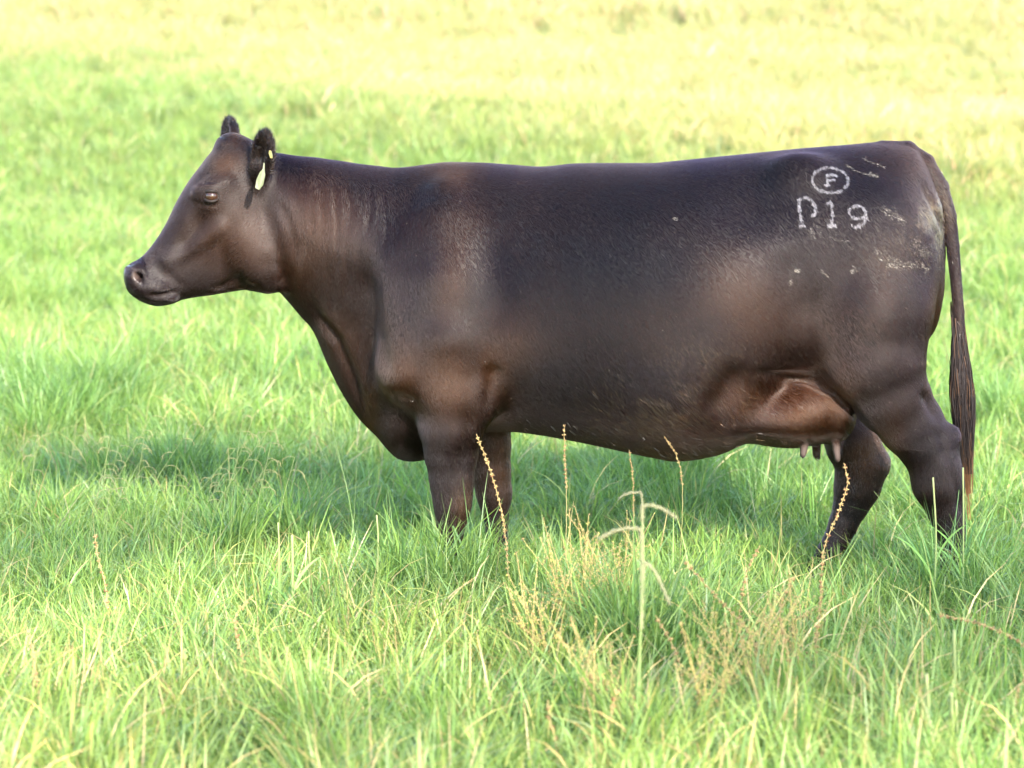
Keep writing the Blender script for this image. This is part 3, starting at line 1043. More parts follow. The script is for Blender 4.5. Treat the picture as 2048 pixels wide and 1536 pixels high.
# scratches and dried flecks on the rump and thigh
flecks = []
for pts, w, dn in (([(1690, 330), (1720, 346), (1748, 352)], 4, .35), ([(1722, 315), (1745, 328), (1770, 335)], 4, .35), ([(1737, 346), (1755, 355)], 5, .8),
                   ([(1762, 412), (1775, 428), (1790, 432), (1812, 446)], 14, .20), ([(1770, 530), (1800, 532), (1835, 528), (1860, 540)], 12, .28),
                   ([(1822, 480), (1840, 500), (1852, 512)], 18, .20), ([(1745, 495), (1770, 515), (1800, 525)], 12, .13), ([(1700, 545), (1712, 538)], 9, .4),
                   ([(1588, 541), (1600, 541)], 5, .8), ([(1576, 563), (1583, 566)], 6, .5), ([(1640, 540), (1655, 553)], 5, .3), ([(1344, 437), (1354, 439)], 4, 1.0),
                   ([(1655, 472), (1690, 482), (1705, 500)], 10, .10), ([(1880, 500), (1878, 560)], 14, .10), ([(1610, 460), (1645, 470)], 14, .10)):
    flecks += marks([pts], w * 1.9, dn * .5, (.17, .145, .12), (.005, .0013), (1, 0, -.4))
for i in range(420):
    x, y = rng.uniform(780, 1890), rng.uniform(350, 860)
    h = on_skin(x, y)
    if h is not None:
        flecks.append((h[0], rng.normal(size=3), .004, .0016, np.zeros(3), tuple(np.array((.13, .095, .065)) * rng.uniform(.3, 1))))
v, f, c = strands(flecks, 2)
child('dry_mud_flecks', v, f, M_HAIR, smooth=False, col=c)
# coarse belly and flank hair
def skin_hair(n, pick, L, w, lay, cols, lift=.15, jit=.3):
    idx = np.nonzero(pick)[0]
    idx = rng.choice(idx, n)
    out = []
    for i in idx:
        nrm = BN[i]
        d = np.array(lay(BV[i]), float) + rng.normal(0, jit, 3)
        d -= nrm * (d @ nrm); d /= np.linalg.norm(d) + 1e-9
        d += nrm * lift * rng.uniform(.5, 1.5)
        c = np.array(cols[rng.integers(len(cols))]) * rng.uniform(.6, 1.3)
        out.append((BV[i] + rng.normal(0, .002, 3) - nrm * .002, d, L * rng.uniform(.6, 1.3), w, nrm * -.25 * L * lift, tuple(c)))
    return out
DK, BRN, TAN = (.012, .009, .009), (.045, .024, .014), (.16, .10, .055)
hp_ = []
hp_ += skin_hair(5200, (bpx > 1180) & (bpx < 1520) & (bpy_ > 760) & (np.abs(BN[:, 2]) > -.9), .026, .0011, lambda p: (.75, 0, -.7), (DK, BRN, BRN, TAN), .16)
hp_ += skin_hair(1500, (bpx > 1030) & (bpx < 1640) & (BN[:, 2] < -.75) & (bpy_ > 800), .026, .0012, lambda p: (.6, 0, -.8), (DK, DK, BRN), .45)
hp_ += skin_hair(700, (bpx > 1700) & (bpx < 1930) & (bpy_ > 330) & (bpy_ < 760) & (bpx > 1880) & (np.abs(BV[:, 1]) < .05), .016, .0012, lambda p: (.35, 0, -1), (DK, DK, BRN), .35)
v, f, c = strands(hp_, 3)
child('belly_hair', v, f, M_HAIR, smooth=False, col=c)
# ear fringes
ear_pick = (qpx > 488) & (qpx < 560) & (qpy > 235) & (qpy < 350) & (BV[:, 1] < -.125)
efr = skin_hair(6000, ear_pick, .015, .0009, lambda p: (.15, -.25, .8), (DK, DK, DK, BRN), .7, .4)
far_pick = (qpx > 440) & (qpx < 500) & (qpy > 225) & (qpy < 275) & (BV[:, 1] > .10)
efr += skin_hair(1600, far_pick, .014, .0011, lambda p: (.1, .2, .6), (DK, BRN), .6, .5)
v, f, c = strands(efr, 3)
child('ear_hair', v, f, M_HAIR, smooth=False, col=c)

# tail switch: long hairs hanging past the hock
sw = []
cl = [P(a, b, y) for a, b, y in ((1912, 600, -.012), (1917, 660, -.012), (1920, 720, -.012), (1924, 780, -.012), (1928, 850, -.012), (1934, 930, -.014), (1940, 1040, -.016))]
cl = np.array(cl); tl = np.linspace(0, 1, len(cl))
V, Fc, C = [], [], []
for i in range(1500):
    t0 = rng.uniform(0, .62) ** .9
    t1 = min(t0 + rng.uniform(.3, .55), rng.choice([.80, .86, .92, 1.0], p=[.45, .3, .17, .08]))
    if t1 - t0 < .1: continue
    a = rng.uniform(0, 2 * math.pi); rr = math.sqrt(rng.uniform(0, 1))
    tang = rng.uniform(-1, 1)
    base = len(V); nseg = 9
    light = rng.random()
    col = np.array(DK) * 1.2 if light < .86 else np.array(BRN) * 1.1
    ph = rng.uniform(0, 6)
    for j in range(nseg + 1):
        t = t0 + (t1 - t0) * j / nseg
        c = np.array([np.interp(t, tl, cl[:, k]) for k in range(3)])
        R = float(np.interp(t, [0, .15, .3, .5, .62, .75, .9, 1], [.015, .018, .026, .038, .036, .025, .012, .005]))
        off = np.array((math.cos(a), math.sin(a), 0)) * R * rr
        off[0] += .004 * math.sin(ph + t * 16)
        q = c + off
        wd = .0011 * (1 - .6 * j / nseg)
        cc = col + max(0, t - .75) * 4 * np.array((.16, .07, .02)) * (1 if t1 > .88 else .15)
        V += [q - np.array((wd, wd * tang, 0)), q + np.array((wd, wd * tang, 0))]; C += [cc, cc]
    for j in range(nseg):
        k = base + 2 * j
        Fc.append((k, k + 1, k + 3, k + 2))
child('tail_switch', np.array(V), np.array(Fc), mat_tone('switch_hair', .55, .12), smooth=False, col=np.array(C))


# ------------------------------------------------------------------ the short coat: hairs lying back and down over the skin
def mat_fur():
    t = NT('coat_hair')
    h = t.n('ShaderNodeBsdfHairPrincipled')
    try: h.model = 'CHIANG'
    except Exception: pass
    h.parametrization = 'COLOR'
    t.l(t.attr('tone').outputs['Color'], h.inputs['Color'])
    h.inputs['Roughness'].default_value = .27
    h.inputs['Radial Roughness'].default_value = .5
    h.inputs['Coat'].default_value = 0.0
    h.inputs["IOR"].default_value = 1.30
    h.inputs['Random Roughness'].default_value = .1
    t.l(h.outputs[0], t.out.inputs[0])
    return t.m


def coat(n):
    r = np.random.default_rng(23)
    tri = np.concatenate([BQ[:, [0, 1, 2]], BQ[:, [0, 2, 3]]])
    A, B_, C_ = (BV[tri[:, i]] for i in range(3))
    area = np.linalg.norm(np.cross(B_ - A, C_ - A), axis=1)
    mid = (A + B_ + C_) / 3
    # nothing grows on hooves' undersides or the wet nose; the far flank is thinner
    wgt = area * np.where(mid[:, 2] < .12, .15, 1.0) * np.where(mid[:, 1] > .12, .45, 1.0)
    noz = np.linalg.norm(mid - head_pt(258, 553, 0), axis=1) < .034
    wgt[noz] = 0
    head = mid[:, 0] < -.62
    wgt[head] *= 1.6
    f = r.choice(len(tri), n, p=wgt / wgt.sum())
    u, v = r.random(n), r.random(n)
    fl = u + v > 1; u[fl], v[fl] = 1 - u[fl], 1 - v[fl]
    w = 1 - u - v
    p = A[f] * w[:, None] + B_[f] * u[:, None] + C_[f] * v[:, None]
    nr = BN[tri[f, 0]] * w[:, None] + BN[tri[f, 1]] * u[:, None] + BN[tri[f, 2]] * v[:, None]
    nr /= np.linalg.norm(nr, axis=1, keepdims=True)
    x, y, z = p.T
    mirp = p.copy(); mirp[:, 1] = -np.abs(mirp[:, 1])
    hx, hy = to_px(mirp)
    # lie of the hair
    back = np.clip((hx - 700) / 500, .12, .75)
    d = np.stack([back, 0 * x, -np.ones(n)], 1)
    legs = z < .50
    d[legs & (np.abs(y) > .09)] = (.12, 0, -1)
    hd = hx < 555
    wh = np.clip((600 - hx) / 110, 0, 1)[:, None]
    d = d * (1 - wh) + np.array((-.75, -.1, -.75)) * wh
    wt = np.clip((np.abs(nr[:, 2]) - .55) / .4, 0, 1)[:, None]
    d = d * (1 - wt) + np.array((1, 0, -.15)) * wt
    k1 = np.stack([wave(x * 1.0 + 7, z, 9.0, s) - .5 for s in (31, 32, 33)], 1)
    k2 = np.stack([wave((x + .35 * z) * 3.2 + 3, z * .55 + x * .2, 30.0, s) - .5 for s in (34, 35, 36)], 1)
    d = d / np.linalg.norm(d, axis=1, keepdims=True) + .10 * k1 + .05 * k2 + r.normal(0, .045, (n, 3))
    d -= nr * (d * nr).sum(1, keepdims=True)
    d /= np.linalg.norm(d, axis=1, keepdims=True) + 1e-9
    L = .0135 * r.uniform(.75, 1.2, n)
    L[hd] *= .55
    belly = blob(hx, hy, [(1350, 830, 190, 80, 0, 1)])
    L *= 1 + .8 * belly
    L[z < .3] *= .7
    lift = .075 + .05 * r.random(n) + .20 * belly
    pts = np.zeros((n, 3, 3), dtype=np.float32)
    pts[:, 0] = p - nr * .0006
    pts[:, 1] = p + d * (L * .5)[:, None] + nr * (L * lift * .75)[:, None]
    pts[:, 2] = p + d * L[:, None] + nr * (L * lift)[:, None]
    br = np.zeros(len(BV), dtype=np.float32); body.data.attributes['brown'].data.foreach_get('value', br)
    pk = np.zeros(len(BV), dtype=np.float32); body.data.attributes['pink'].data.foreach_get('value', pk)
    bw = np.clip(br[tri[f, 0]] + (wave(x, z, 6, 41) - .5) * .35 + r.normal(0, .05, n), 0, 1)[:, None]
    col = np.array(FUR_DARK) * (1 - bw) + np.array(FUR_BROWN) * bw
    col = col * r.uniform(.88, 1.12, (n, 1))
    dt = np.zeros(len(BV), dtype=np.float32); body.data.attributes['dirt'].data.foreach_get('value', dt)
    dusty = r.random(n) < dt[tri[f, 0]] * .75 * (wave(x, z, 22, 47) > .42)
    col[dusty] = np.array((.115, .080, .042)) * r.uniform(.5, 1.3, (dusty.sum(), 1))
    keep = pk[tri[f, 0]] < .3
    pts, col = pts[keep], col[keep]; n = len(pts)
    hc = bpy.data.hair_curves.new('coat')
    hc.add_curves([3] * n)
    hc.attributes['position'].data.foreach_set('vector', pts.ravel())
    rad = np.tile(np.array([.00024, .00022, .00008], dtype=np.float32), n)
    ra = hc.attributes.get('radius') or hc.attributes.new('radius', 'FLOAT', 'POINT')
    ra.data.foreach_set('value', rad)
    c4 = np.ones((n, 4), dtype=np.float32); c4[:, :3] = col
    hc.attributes.new('tone', 'FLOAT_COLOR', 'CURVE').data.foreach_set('color', c4.ravel())
    hc.materials.append(mat_fur())
    o = bpy.data.objects.new('coat', hc); COL.objects.link(o)
    o.parent = cow_root; o.location = -cow_root.location
    return o


FUR_DARK, FUR_BROWN = (.0044, .0015, .0028), (.046, .0165, .0056)
coat(950000)


# eyes
def uv_ball(name, c, r, mat, scale=(1, 1, 1)):
    bm = bmesh.new()
    bmesh.ops.create_uvsphere(bm, u_segments=24, v_segments=16, radius=r)
    for v in bm.verts: v.co = Vector((v.co.x * scale[0], v.co.y * scale[1], v.co.z * scale[2])) + Vector(c)
    m = bpy.data.meshes.new(name); bm.to_mesh(m); bm.free()
    for p in m.polygons: p.use_smooth = True
    m.materials.append(mat)
    o = bpy.data.objects.new(name, m); COL.objects.link(o)
    o.parent = cow_root; o.location = -cow_root.location
    return o


M_EYE = mat_simple('eyeball', (.022, .010, .006), .10, .45, .3, 120)
M_LID = mat_simple('eyelid', (.010, .007, .006), .6, .15, .2, 120)
for e in (-1, 1):
    # the eyeball sits in the skin of the brow bulge
    c = head_pt(419, 391, e * .14)
    d = Vector(head_pt(419, 391, 0) - c)
    h = BVH.ray_cast(Vector(c) - d * .5, d.normalized(), 1.0)
    n = h[1]
    ce = h[0] - n * .0085
    uv_ball('eye', ce, .0195, M_EYE)
    # lids: two arcs of rounded skin over the ball
    ux = Vector(head_pt(430, 391, 0) - head_pt(408, 391, 0)).normalized()
    ux = (ux - n * ux.dot(n)).normalized(); uz = n.cross(ux).normalized()
    if uz.z < 0: uz = -uz
    for up in (1, -1):
        V, Fc = [], []
        ns, nr = 14, 8
        for i in range(ns + 1):
            a = math.pi * i / ns
            x, z = math.cos(a) * .0235, up * math.sin(a) * (.0165 if up > 0 else .0150) + .001
            dep = math.sqrt(max(0, .0215 ** 2 - min(x * x + z * z, .0215 ** 2)))
            cpt = ce + ux * x + uz * z + n * (dep * .85 + .0035)
            rad = .0018 + .0024 * math.sin(a) * (1.15 if up > 0 else .8)
            outv = (ux * math.cos(a) + uz * up * math.sin(a))
            for j in range(nr):
                b = 2 * math.pi * j / nr
                V.append(cpt + outv * rad * math.cos(b) * 1.2 + n * rad * math.sin(b))
        for i in range(ns):
            for j in range(nr):
                Fc.append((i * nr + j, i * nr + (j + 1) % nr, (i + 1) * nr + (j + 1) % nr, (i + 1) * nr + j))
        child('eyelid', [tuple(q) for q in V], Fc, M_LID)

# ear tag: a yellow-green flap hanging below the ear with its button on the ear's edge
M_TAG = mat_simple('tag_plastic', (.070, .080, .030), .45, .4, .12, 90, .15)
M_BTN = mat_simple('tag_button', (.13, .11, .03), .4, .4, .1, 90)


def slab(name, outline, y, thick, mat, tilt=(0, 0, 0)):
    bm = bmesh.new()
    vs = [bm.verts.new(P(a, b, y + dy)) for a, b, dy in outline]
    f = bm.faces.new(vs)
    r = bmesh.ops.extrude_face_region(bm, geom=[f])
    for v in [g for g in r['geom'] if isinstance(g, bmesh.types.BMVert)]: v.co.y += thick; v.co.x += thick * .3
    bmesh.ops.recalc_face_normals(bm, faces=bm.faces)
    bmesh.ops.bevel(bm, geom=list(bm.edges), offset=.0008, segments=2, affect='EDGES')
    m = bpy.data.meshes.new(name); bm.to_mesh(m); bm.free(); m.materials.append(mat)
    o = bpy.data.objects.new(name, m); COL.objects.link(o); o.parent = cow_root; o.location = -cow_root.location
    return o


slab('ear_tag', [(527, 325, 0), (529, 326, 0), (529, 340, -.004), (530, 350, -.006), (526, 370, -.012), (518, 380, -.014), (510, 376, -.014), (513, 358, -.008), (519, 345, -.006), (525, 338, -.004)], -.232, .0025, M_TAG)
slab('tag_button', [(538, 300, 0), (542, 302, 0), (544, 312, 0), (544, 317, 0), (540, 316, 0), (537, 307, 0)], -.205, .006, M_BTN)


# ------------------------------------------------------------------ seed stems standing above the sward
class Geo:
    def __init__(s): s.v, s.f, s.c = [], [], []

    def tube(s, pts, r0, r1, col, col1=None, n=5):
        pts = np.asarray(pts, float); k0 = len(s.v)
        m = len(pts)
        for i in range(m):
            ax = pts[min(i + 1, m - 1)] - pts[max(i - 1, 0)]
            ax /= np.linalg.norm(ax) + 1e-9
            u = np.cross(ax, (.2, 1, .1)); u /= np.linalg.norm(u) + 1e-9; w = np.cross(ax, u)
            t = i / (m - 1); r = r0 + (r1 - r0) * t
            c = np.array(col) if col1 is None else np.array(col) * (1 - t) + np.array(col1) * t
            for j in range(n):
                a = 2 * math.pi * j / n
                s.v.append(pts[i] + (u * math.cos(a) + w * math.sin(a)) * r); s.c.append(c)
        for i in range(m - 1):
            for j in range(n):
                s.f.append((k0 + i * n + j, k0 + i * n + (j + 1) % n, k0 + (i + 1) * n + (j + 1) % n, k0 + (i + 1) * n + j))
        s.f.append(tuple(k0 + j for j in range(n))[::-1]); s.f.append(tuple(k0 + (m - 1) * n + j for j in range(n)))

    def seed(s, c, d, L, r, col):
        """a small pointed grain"""
        d = d / (np.linalg.norm(d) + 1e-9)
        u = np.cross(d, (.3, .5, .8)); u /= np.linalg.norm(u) + 1e-9; w = np.cross(d, u)
        k0 = len(s.v)
        s.v += [c, c + d * L * .45 + u * r, c + d * L * .45 + w * r, c + d * L * .45 - u * r, c + d * L * .45 - w * r, c + d * L]
        s.c += [np.array(col)] * 6
        for i in range(4):
            s.f.append((k0, k0 + 1 + (i + 1) % 4, k0 + 1 + i)); s.f.append((k0 + 5, k0 + 1 + i, k0 + 1 + (i + 1) % 4))

    def ribbon(s, pts, w, col, twist=0):
        pts = np.asarray(pts, float); k0 = len(s.v); m = len(pts)
        for i in range(m):
            ax = pts[min(i + 1, m - 1)] - pts[max(i - 1, 0)]
            sd = np.cross(ax, (math.sin(twist), .9 * math.cos(twist), .2)); sd /= np.linalg.norm(sd) + 1e-9
            t = i / (m - 1); ww = w * .5 * (.55 + .45 * min(1, t * 5)) * (1 - max(0, t - .45) / .55) ** .8 + .0002
            s.v += [pts[i] - sd * ww, pts[i] + sd * ww]; s.c += [np.array(col)] * 2
        for i in range(m - 1):
            k = k0 + 2 * i
            s.f.append((k, k + 1, k + 3, k + 2))

    def build(s, name, parent, off):
        c = np.array(s.c) * rng.uniform(.85, 1.15, (len(s.c), 1))
        o = mesh_obj(name, np.array(s.v) - off, s.f, M_STALK, parent, True, c)
        return o


def spline(pts, n):
    pts = np.asarray(pts, float)
    t = np.concatenate([[0], np.cumsum(np.linalg.norm(np.diff(pts, axis=0), axis=1))]); t /= t[-1]
    q = np.linspace(0, 1, n)
    if len(pts) < 3: return np.stack([np.interp(q, t, pts[:, k]) for k in range(3)], 1)
    return np.stack([curve(t, pts[:, k], q) for k in range(3)], 1)


def rooted(path, y, lean=0.0):
    """photo measurements from root to tip -> 3D path standing on the land at depth y"""
    (bx, by) = path[0]
    g = P(bx, by, y); zz = float(land(g[0], y))
    pts = [np.array((g[0], y, zz - .01))]
    top = P(*path[-1], y)[2]
    for i, (a, b) in enumerate(path[1:]):
        q = P(a, b, y + lean * (i + 1) / (len(path) - 1))
        pts.append(q)
    return np.array(pts)


def root_empty(name, pts, label, cat, group=None):
    o = bpy.data.objects.new(name, None); o.location = pts[0]
    o.empty_display_size = .05
    COL.objects.link(o)
    tag(o, label, cat, group, 'thing')
    return o


GREENSTEM, PALE, TANC, RUST = (.11, .20, .055), (.25, .27, .11), (.37, .26, .11), (.22, .105, .05)


def dock(path, y, label, t0=.45, group=None, k=1.0, col=TANC, lean=0.0, stem=PALE, kink=.0012):
    pts = rooted(path, y, lean)
    s = spline(pts, 36)
    s[4:, 0] += kink * np.sin(np.arange(32) * 1.9) * np.linspace(.3, 1, 32)
    o = root_empty('dock_stalk', s, label, 'weed stalk', group); off = s[0]
    g = Geo(); g.tube(s, .0021 * k, .0009 * k, np.array(stem) * .8, col); g.build('stem', o, off)
    h = Geo()
    L = np.concatenate([[0], np.cumsum(np.linalg.norm(np.diff(s, axis=0), axis=1))])
    q = t0 * L[-1]
    while q < L[-1]:
        c = np.array([np.interp(q, L, s[:, j]) for j in range(3)])
        m = rng.integers(6, 13)
        for j in range(m):
            d = rng.normal(size=3); d[2] -= .3
            cc = np.array(col) * rng.uniform(.65, 1.25) if rng.random() < .75 else np.array(RUST)
            h.seed(c + d / np.linalg.norm(d) * .001, d, rng.uniform(.005, .009) * k, .0023 * k, cc)
        q += rng.uniform(.012, .022) * k
    h.build('seed_head', o, off)
    return o


def bristle(path, y, label, head_from=.75, group=None, k=1.0, lean=0.0):
    pts = rooted(path, y, lean); s = spline(pts, 40)
    o = root_empty('bristle_grass', s, label, 'grass stem', group); off = s[0]
    i0 = int(head_from * 39)
    g = Geo(); g.tube(s[:i0 + 1], .0022 * k, .0009 * k, GREENSTEM, (.24, .30, .10), 6); g.build('stem', o, off)
    h = Geo(); hs = s[i0:]
    h.tube(hs, .0026 * k, .0016 * k, (.26, .27, .13), (.28, .26, .15), 6)
    for i in range(420):
        t = rng.random() * (len(hs) - 1.01); a = int(t)
        c = hs[a] * (1 - t + a) + hs[a + 1] * (t - a)
        ax = hs[a + 1] - hs[a]; ax /= np.linalg.norm(ax)
        d = rng.normal(size=3); d -= ax * (d @ ax); d /= np.linalg.norm(d); d = d + ax * .7
        h.seed(c, d, rng.uniform(.007, .011) * k, .0007 * k, np.array((.30, .28, .16)) * rng.uniform(.8, 1.15))
    h.build('seed_head', o, off)
    return o


def panicle(path, y, label, group=None, k=1.0, col=(.10, .12, .06)):
    pts = rooted(path, y); s = spline(pts, 40)
    o = root_empty('panicle_grass', s, label, 'grass stem', group); off = s[0]
    g = Geo(); g.tube(s, .0016 * k, .0006 * k, GREENSTEM, (.16, .20, .09)); g.build('stem', o, off)
    h = Geo()
    for i in range(26, 40):
        for j in range(2):
            d = np.array((rng.normal(0, .7), rng.normal(0, .7), rng.uniform(.3, 1.1))); d /= np.linalg.norm(d)
            L = rng.uniform(.015, .035) * k * (1 - (i - 26) / 22)
            br = np.array([s[i] + d * L * t + np.array((0, 0, -.004)) * t * t for t in (0, .5, 1)])
            h.tube(br, .0004, .0003, col, None, 3)
            for t in np.linspace(.35, 1, 5):
                h.seed(s[i] + d * L * t, d + rng.normal(0, .4, 3), .0045 * k, .0009 * k, np.array(col) * rng.uniform(.8, 1.6))
    h.build('seed_head', o, off)
    return o


def drooper(base, tip, y, label, group):
    """wiry stem with a few drooping finger spikes"""
    pts = rooted([base, ((base[0] * 2 + tip[0]) / 3 - 4, (base[1] * 2 + tip[1]) / 3), tip], y); s = spline(pts, 22)
    o = root_empty('drooping_grass', s, label, 'grass stem', group); off = s[0]
    g = Geo(); g.tube(s, .0013, .0006, GREENSTEM, PALE, 4); g.build('stem', o, off)
    for j in range(rng.integers(2, 5)):
        h = Geo()
        st = s[21 - 2 * j]; sg = rng.choice([-1, 1], p=[.35, .65]); L = rng.uniform(.035, .065)
        dy = rng.normal(0, .5)
        b = np.array([st + np.array((sg * L * math.sin(t * 1.5) * .8, dy * L * t, L * (.35 * t - .75 * t * t))) for t in np.linspace(0, 1, 7)])
        h.tube(b, .0006, .0005, PALE, (.29, .25, .12), 4)
        for t in np.linspace(.1, 1, 13):
            i = min(int(t * 6), 5); c = b[i] + (b[i + 1] - b[i]) * (t * 6 - i)
            h.seed(c, (b[i + 1] - b[i]) / np.linalg.norm(b[i + 1] - b[i]) + rng.normal(0, .5, 3), .0048, .0012, np.array((.32, .28, .13)) * rng.uniform(.8, 1.2))
        h.build('seed_spike', o, off)
    return o


def stub(path, y, label, w=.006, col=PALE, group=None, name='cut_stem', lean=0.0):
    pts = rooted(path, y, lean); s = spline(pts, 14)
    o = root_empty(name, s, label, 'grass stem', group); off = s[0]
    g = Geo(); g.tube(s, w * .5, w * .42, GREENSTEM, col, 7); g.build('stem', o, off)
    lf = Geo()
    for k in range(2):
        sd = rng.choice([-1, 1]); i = rng.integers(3, 7); L = (s[-1][2] - s[0][2]) * rng.uniform(.35, .6)
        dy = rng.normal(0, .3)
        lf.ribbon([s[i] + np.array((sd * L * .5 * t ** 1.3, dy * L * t, L * (t * .95 - .35 * t * t))) for t in np.linspace(0, 1, 8)], w * .9, np.array(GREENSTEM) * rng.uniform(.8, 1.5))
    lf.build('leaf', o, off)
    return o


def sorrel(px, py, y, h, nst, label, spread=.16, group='bushy seed plants in front of the cow'):
    g0 = P(px, py, y); base = np.array((g0[0], y, float(land(g0[0], y)) - .01))
    o = root_empty('sorrel_plant', [base], label, 'weed', group)
    st, sd, lf = Geo(), Geo(), Geo()
    for i in range(nst):
        a = rng.uniform(0, 6.28); sp = spread * math.sqrt(rng.random())
        tip = base + np.array((math.cos(a) * sp, math.sin(a) * sp, h * rng.uniform(.8, 1.32)))
        mid = base * .45 + tip * .55 + np.array((math.cos(a) * sp * -.15, math.sin(a) * sp * -.15, .02)) + rng.normal(0, .012, 3)
        s = spline([base + rng.normal(0, .012, 3) * (1, 1, 0), mid, tip], 20)
        st.tube(s, .0014, .0006, np.array((.30, .33, .10)), np.array((.50, .36, .14)), 4)
        branches = [s[9:]]
        for b in range(rng.integers(2, 5)):
            k = rng.integers(7, 16); d = np.array((rng.normal(0, .7), rng.normal(0, .7), 1)); d /= np.linalg.norm(d); L = rng.uniform(.04, .09)
            br = np.array([s[k] + d * L * t + np.array((d[0], d[1], 0)) * .02 * t * t for t in np.linspace(0, 1, 7)])
            st.tube(br, .0007, .0004, np.array((.42, .36, .13)), None, 3); branches.append(br)
        for br in branches:
            for k in range(1, len(br)):
                for j in range(rng.integers(1, 4)):
                    d = rng.normal(size=3); d[2] -= .2
                    sd.seed(br[k] + rng.normal(0, .0015, 3), d, rng.uniform(.0045, .0070), .0022, np.array(TANC) * rng.uniform(.6, 1.35) if rng.random() < .75 else np.array((.42, .38, .10)))
    for i in range(nst):
        a = rng.uniform(0, 6.28); L = rng.uniform(.05, .11)
        b0 = base + rng.normal(0, .02, 3) * (1, 1, 0)
        lf.ribbon([b0 + np.array((math.cos(a) * L * .7 * t, math.sin(a) * L * .7 * t, L * 1.3 * (t - .4 * t * t))) for t in np.linspace(0, 1, 7)], .016, np.array((.15, .24, .05)) * rng.uniform(.7, 1.3), rng.uniform(0, 3))
    st.build('stem', o, base); tag(sd.build('seed_head', o, base), kind='stuff'); lf.build('leaf', o, base)
    return o


def clover(px, py, y, label):
    g0 = P(px, py, y); base = np.array((g0[0], y, float(land(g0[0], y)) - .01))
    o = root_empty('clover_flower', [base], label, 'flower')
    top = g0
    g = Geo(); g.tube(spline([base, (base + top) / 2 + (.004, 0, .01), top], 10), .0012, .001, GREENSTEM); g.build('stem', o, base)
    h = Geo()
    for i in range(70):
        d = rng.normal(size=3); d[2] = abs(d[2]) * 1.1 - .35
        d /= np.linalg.norm(d)
        h.seed(top + d * .003, d, .0085, .0016, np.array((.52, .13, .16)) * rng.uniform(.7, 1.3))
    h.build('flower_head', o, base)
    return o


# tall ones seen against the cow
dock([(1022, 1085), (1000, 1010), (975, 925), (952, 868)], -.62, 'tan dock stalk leaning left across the far front leg of the cow', .12)
dock([(1128, 1120), (1133, 1000), (1130, 920), (1128, 850)], -.70, 'slim upright dock stalk whose seedy tip crosses the front of the belly', .70, k=.85)
dock([(1352, 1100), (1365, 1000), (1350, 905), (1328, 872)], -.40, 'fine pale stalk bending left over the low middle of the belly', .72, k=.7, stem=GREENSTEM)
dock([(1640, 1190), (1646, 1110), (1682, 1010), (1696, 960), (1687, 926)], -.72, 'golden seeded stalk curving up in front of the far hind hoof', .08)
dock([(1268, 1010), (1266, 960), (1262, 925), (1258, 900)], -.35, 'short thin stalk with a reddish tip under the middle of the belly', .6, k=.6, stem=GREENSTEM)
bristle([(1262, 1650), (1274, 1400), (1280, 1270), (1286, 1150), (1284, 1012), (1300, 1010), (1325, 1018), (1352, 1036)], -2.8, 'tallest bristle grass stem, its cream head nodding right below the belly', .83, k=.75)
bristle([(1278, 1560), (1286, 1160), (1290, 1125), (1308, 1140), (1325, 1175), (1340, 1208)], -2.55, 'bristle grass with a cream head hanging down beside the tallest stem', .58)
bristle([(1270, 1560), (1284, 1120), (1281, 1058), (1262, 1056), (1228, 1062), (1198, 1078)], -2.45, 'bristle grass with a cream head arching left below the belly', .68)
bristle([(1292, 1300), (1286, 1060), (1280, 985), (1262, 985), (1238, 996)], -1.4, 'faint green bristle grass head arching left just under the belly', .74, k=.8)
panicle([(722, 1110), (700, 1010), (660, 840), (630, 720), (602, 688)], -.25, 'tall dark feathery grass stem rising in front of the dewlap')
panicle([(716, 1100), (690, 960), (640, 820), (600, 740), (575, 715)], -.05, 'slanting dark grass stem behind the tall feathery one by the dewlap', k=.7)
panicle([(700, 1080), (712, 960), (716, 880), (715, 850)], .1, 'bare green grass stem under the brisket', k=.55)
panicle([(4, 740), (14, 710), (28, 680), (42, 656)], 2.5, 'dark thin grass stem at the left edge level with the dewlap', k=.9)
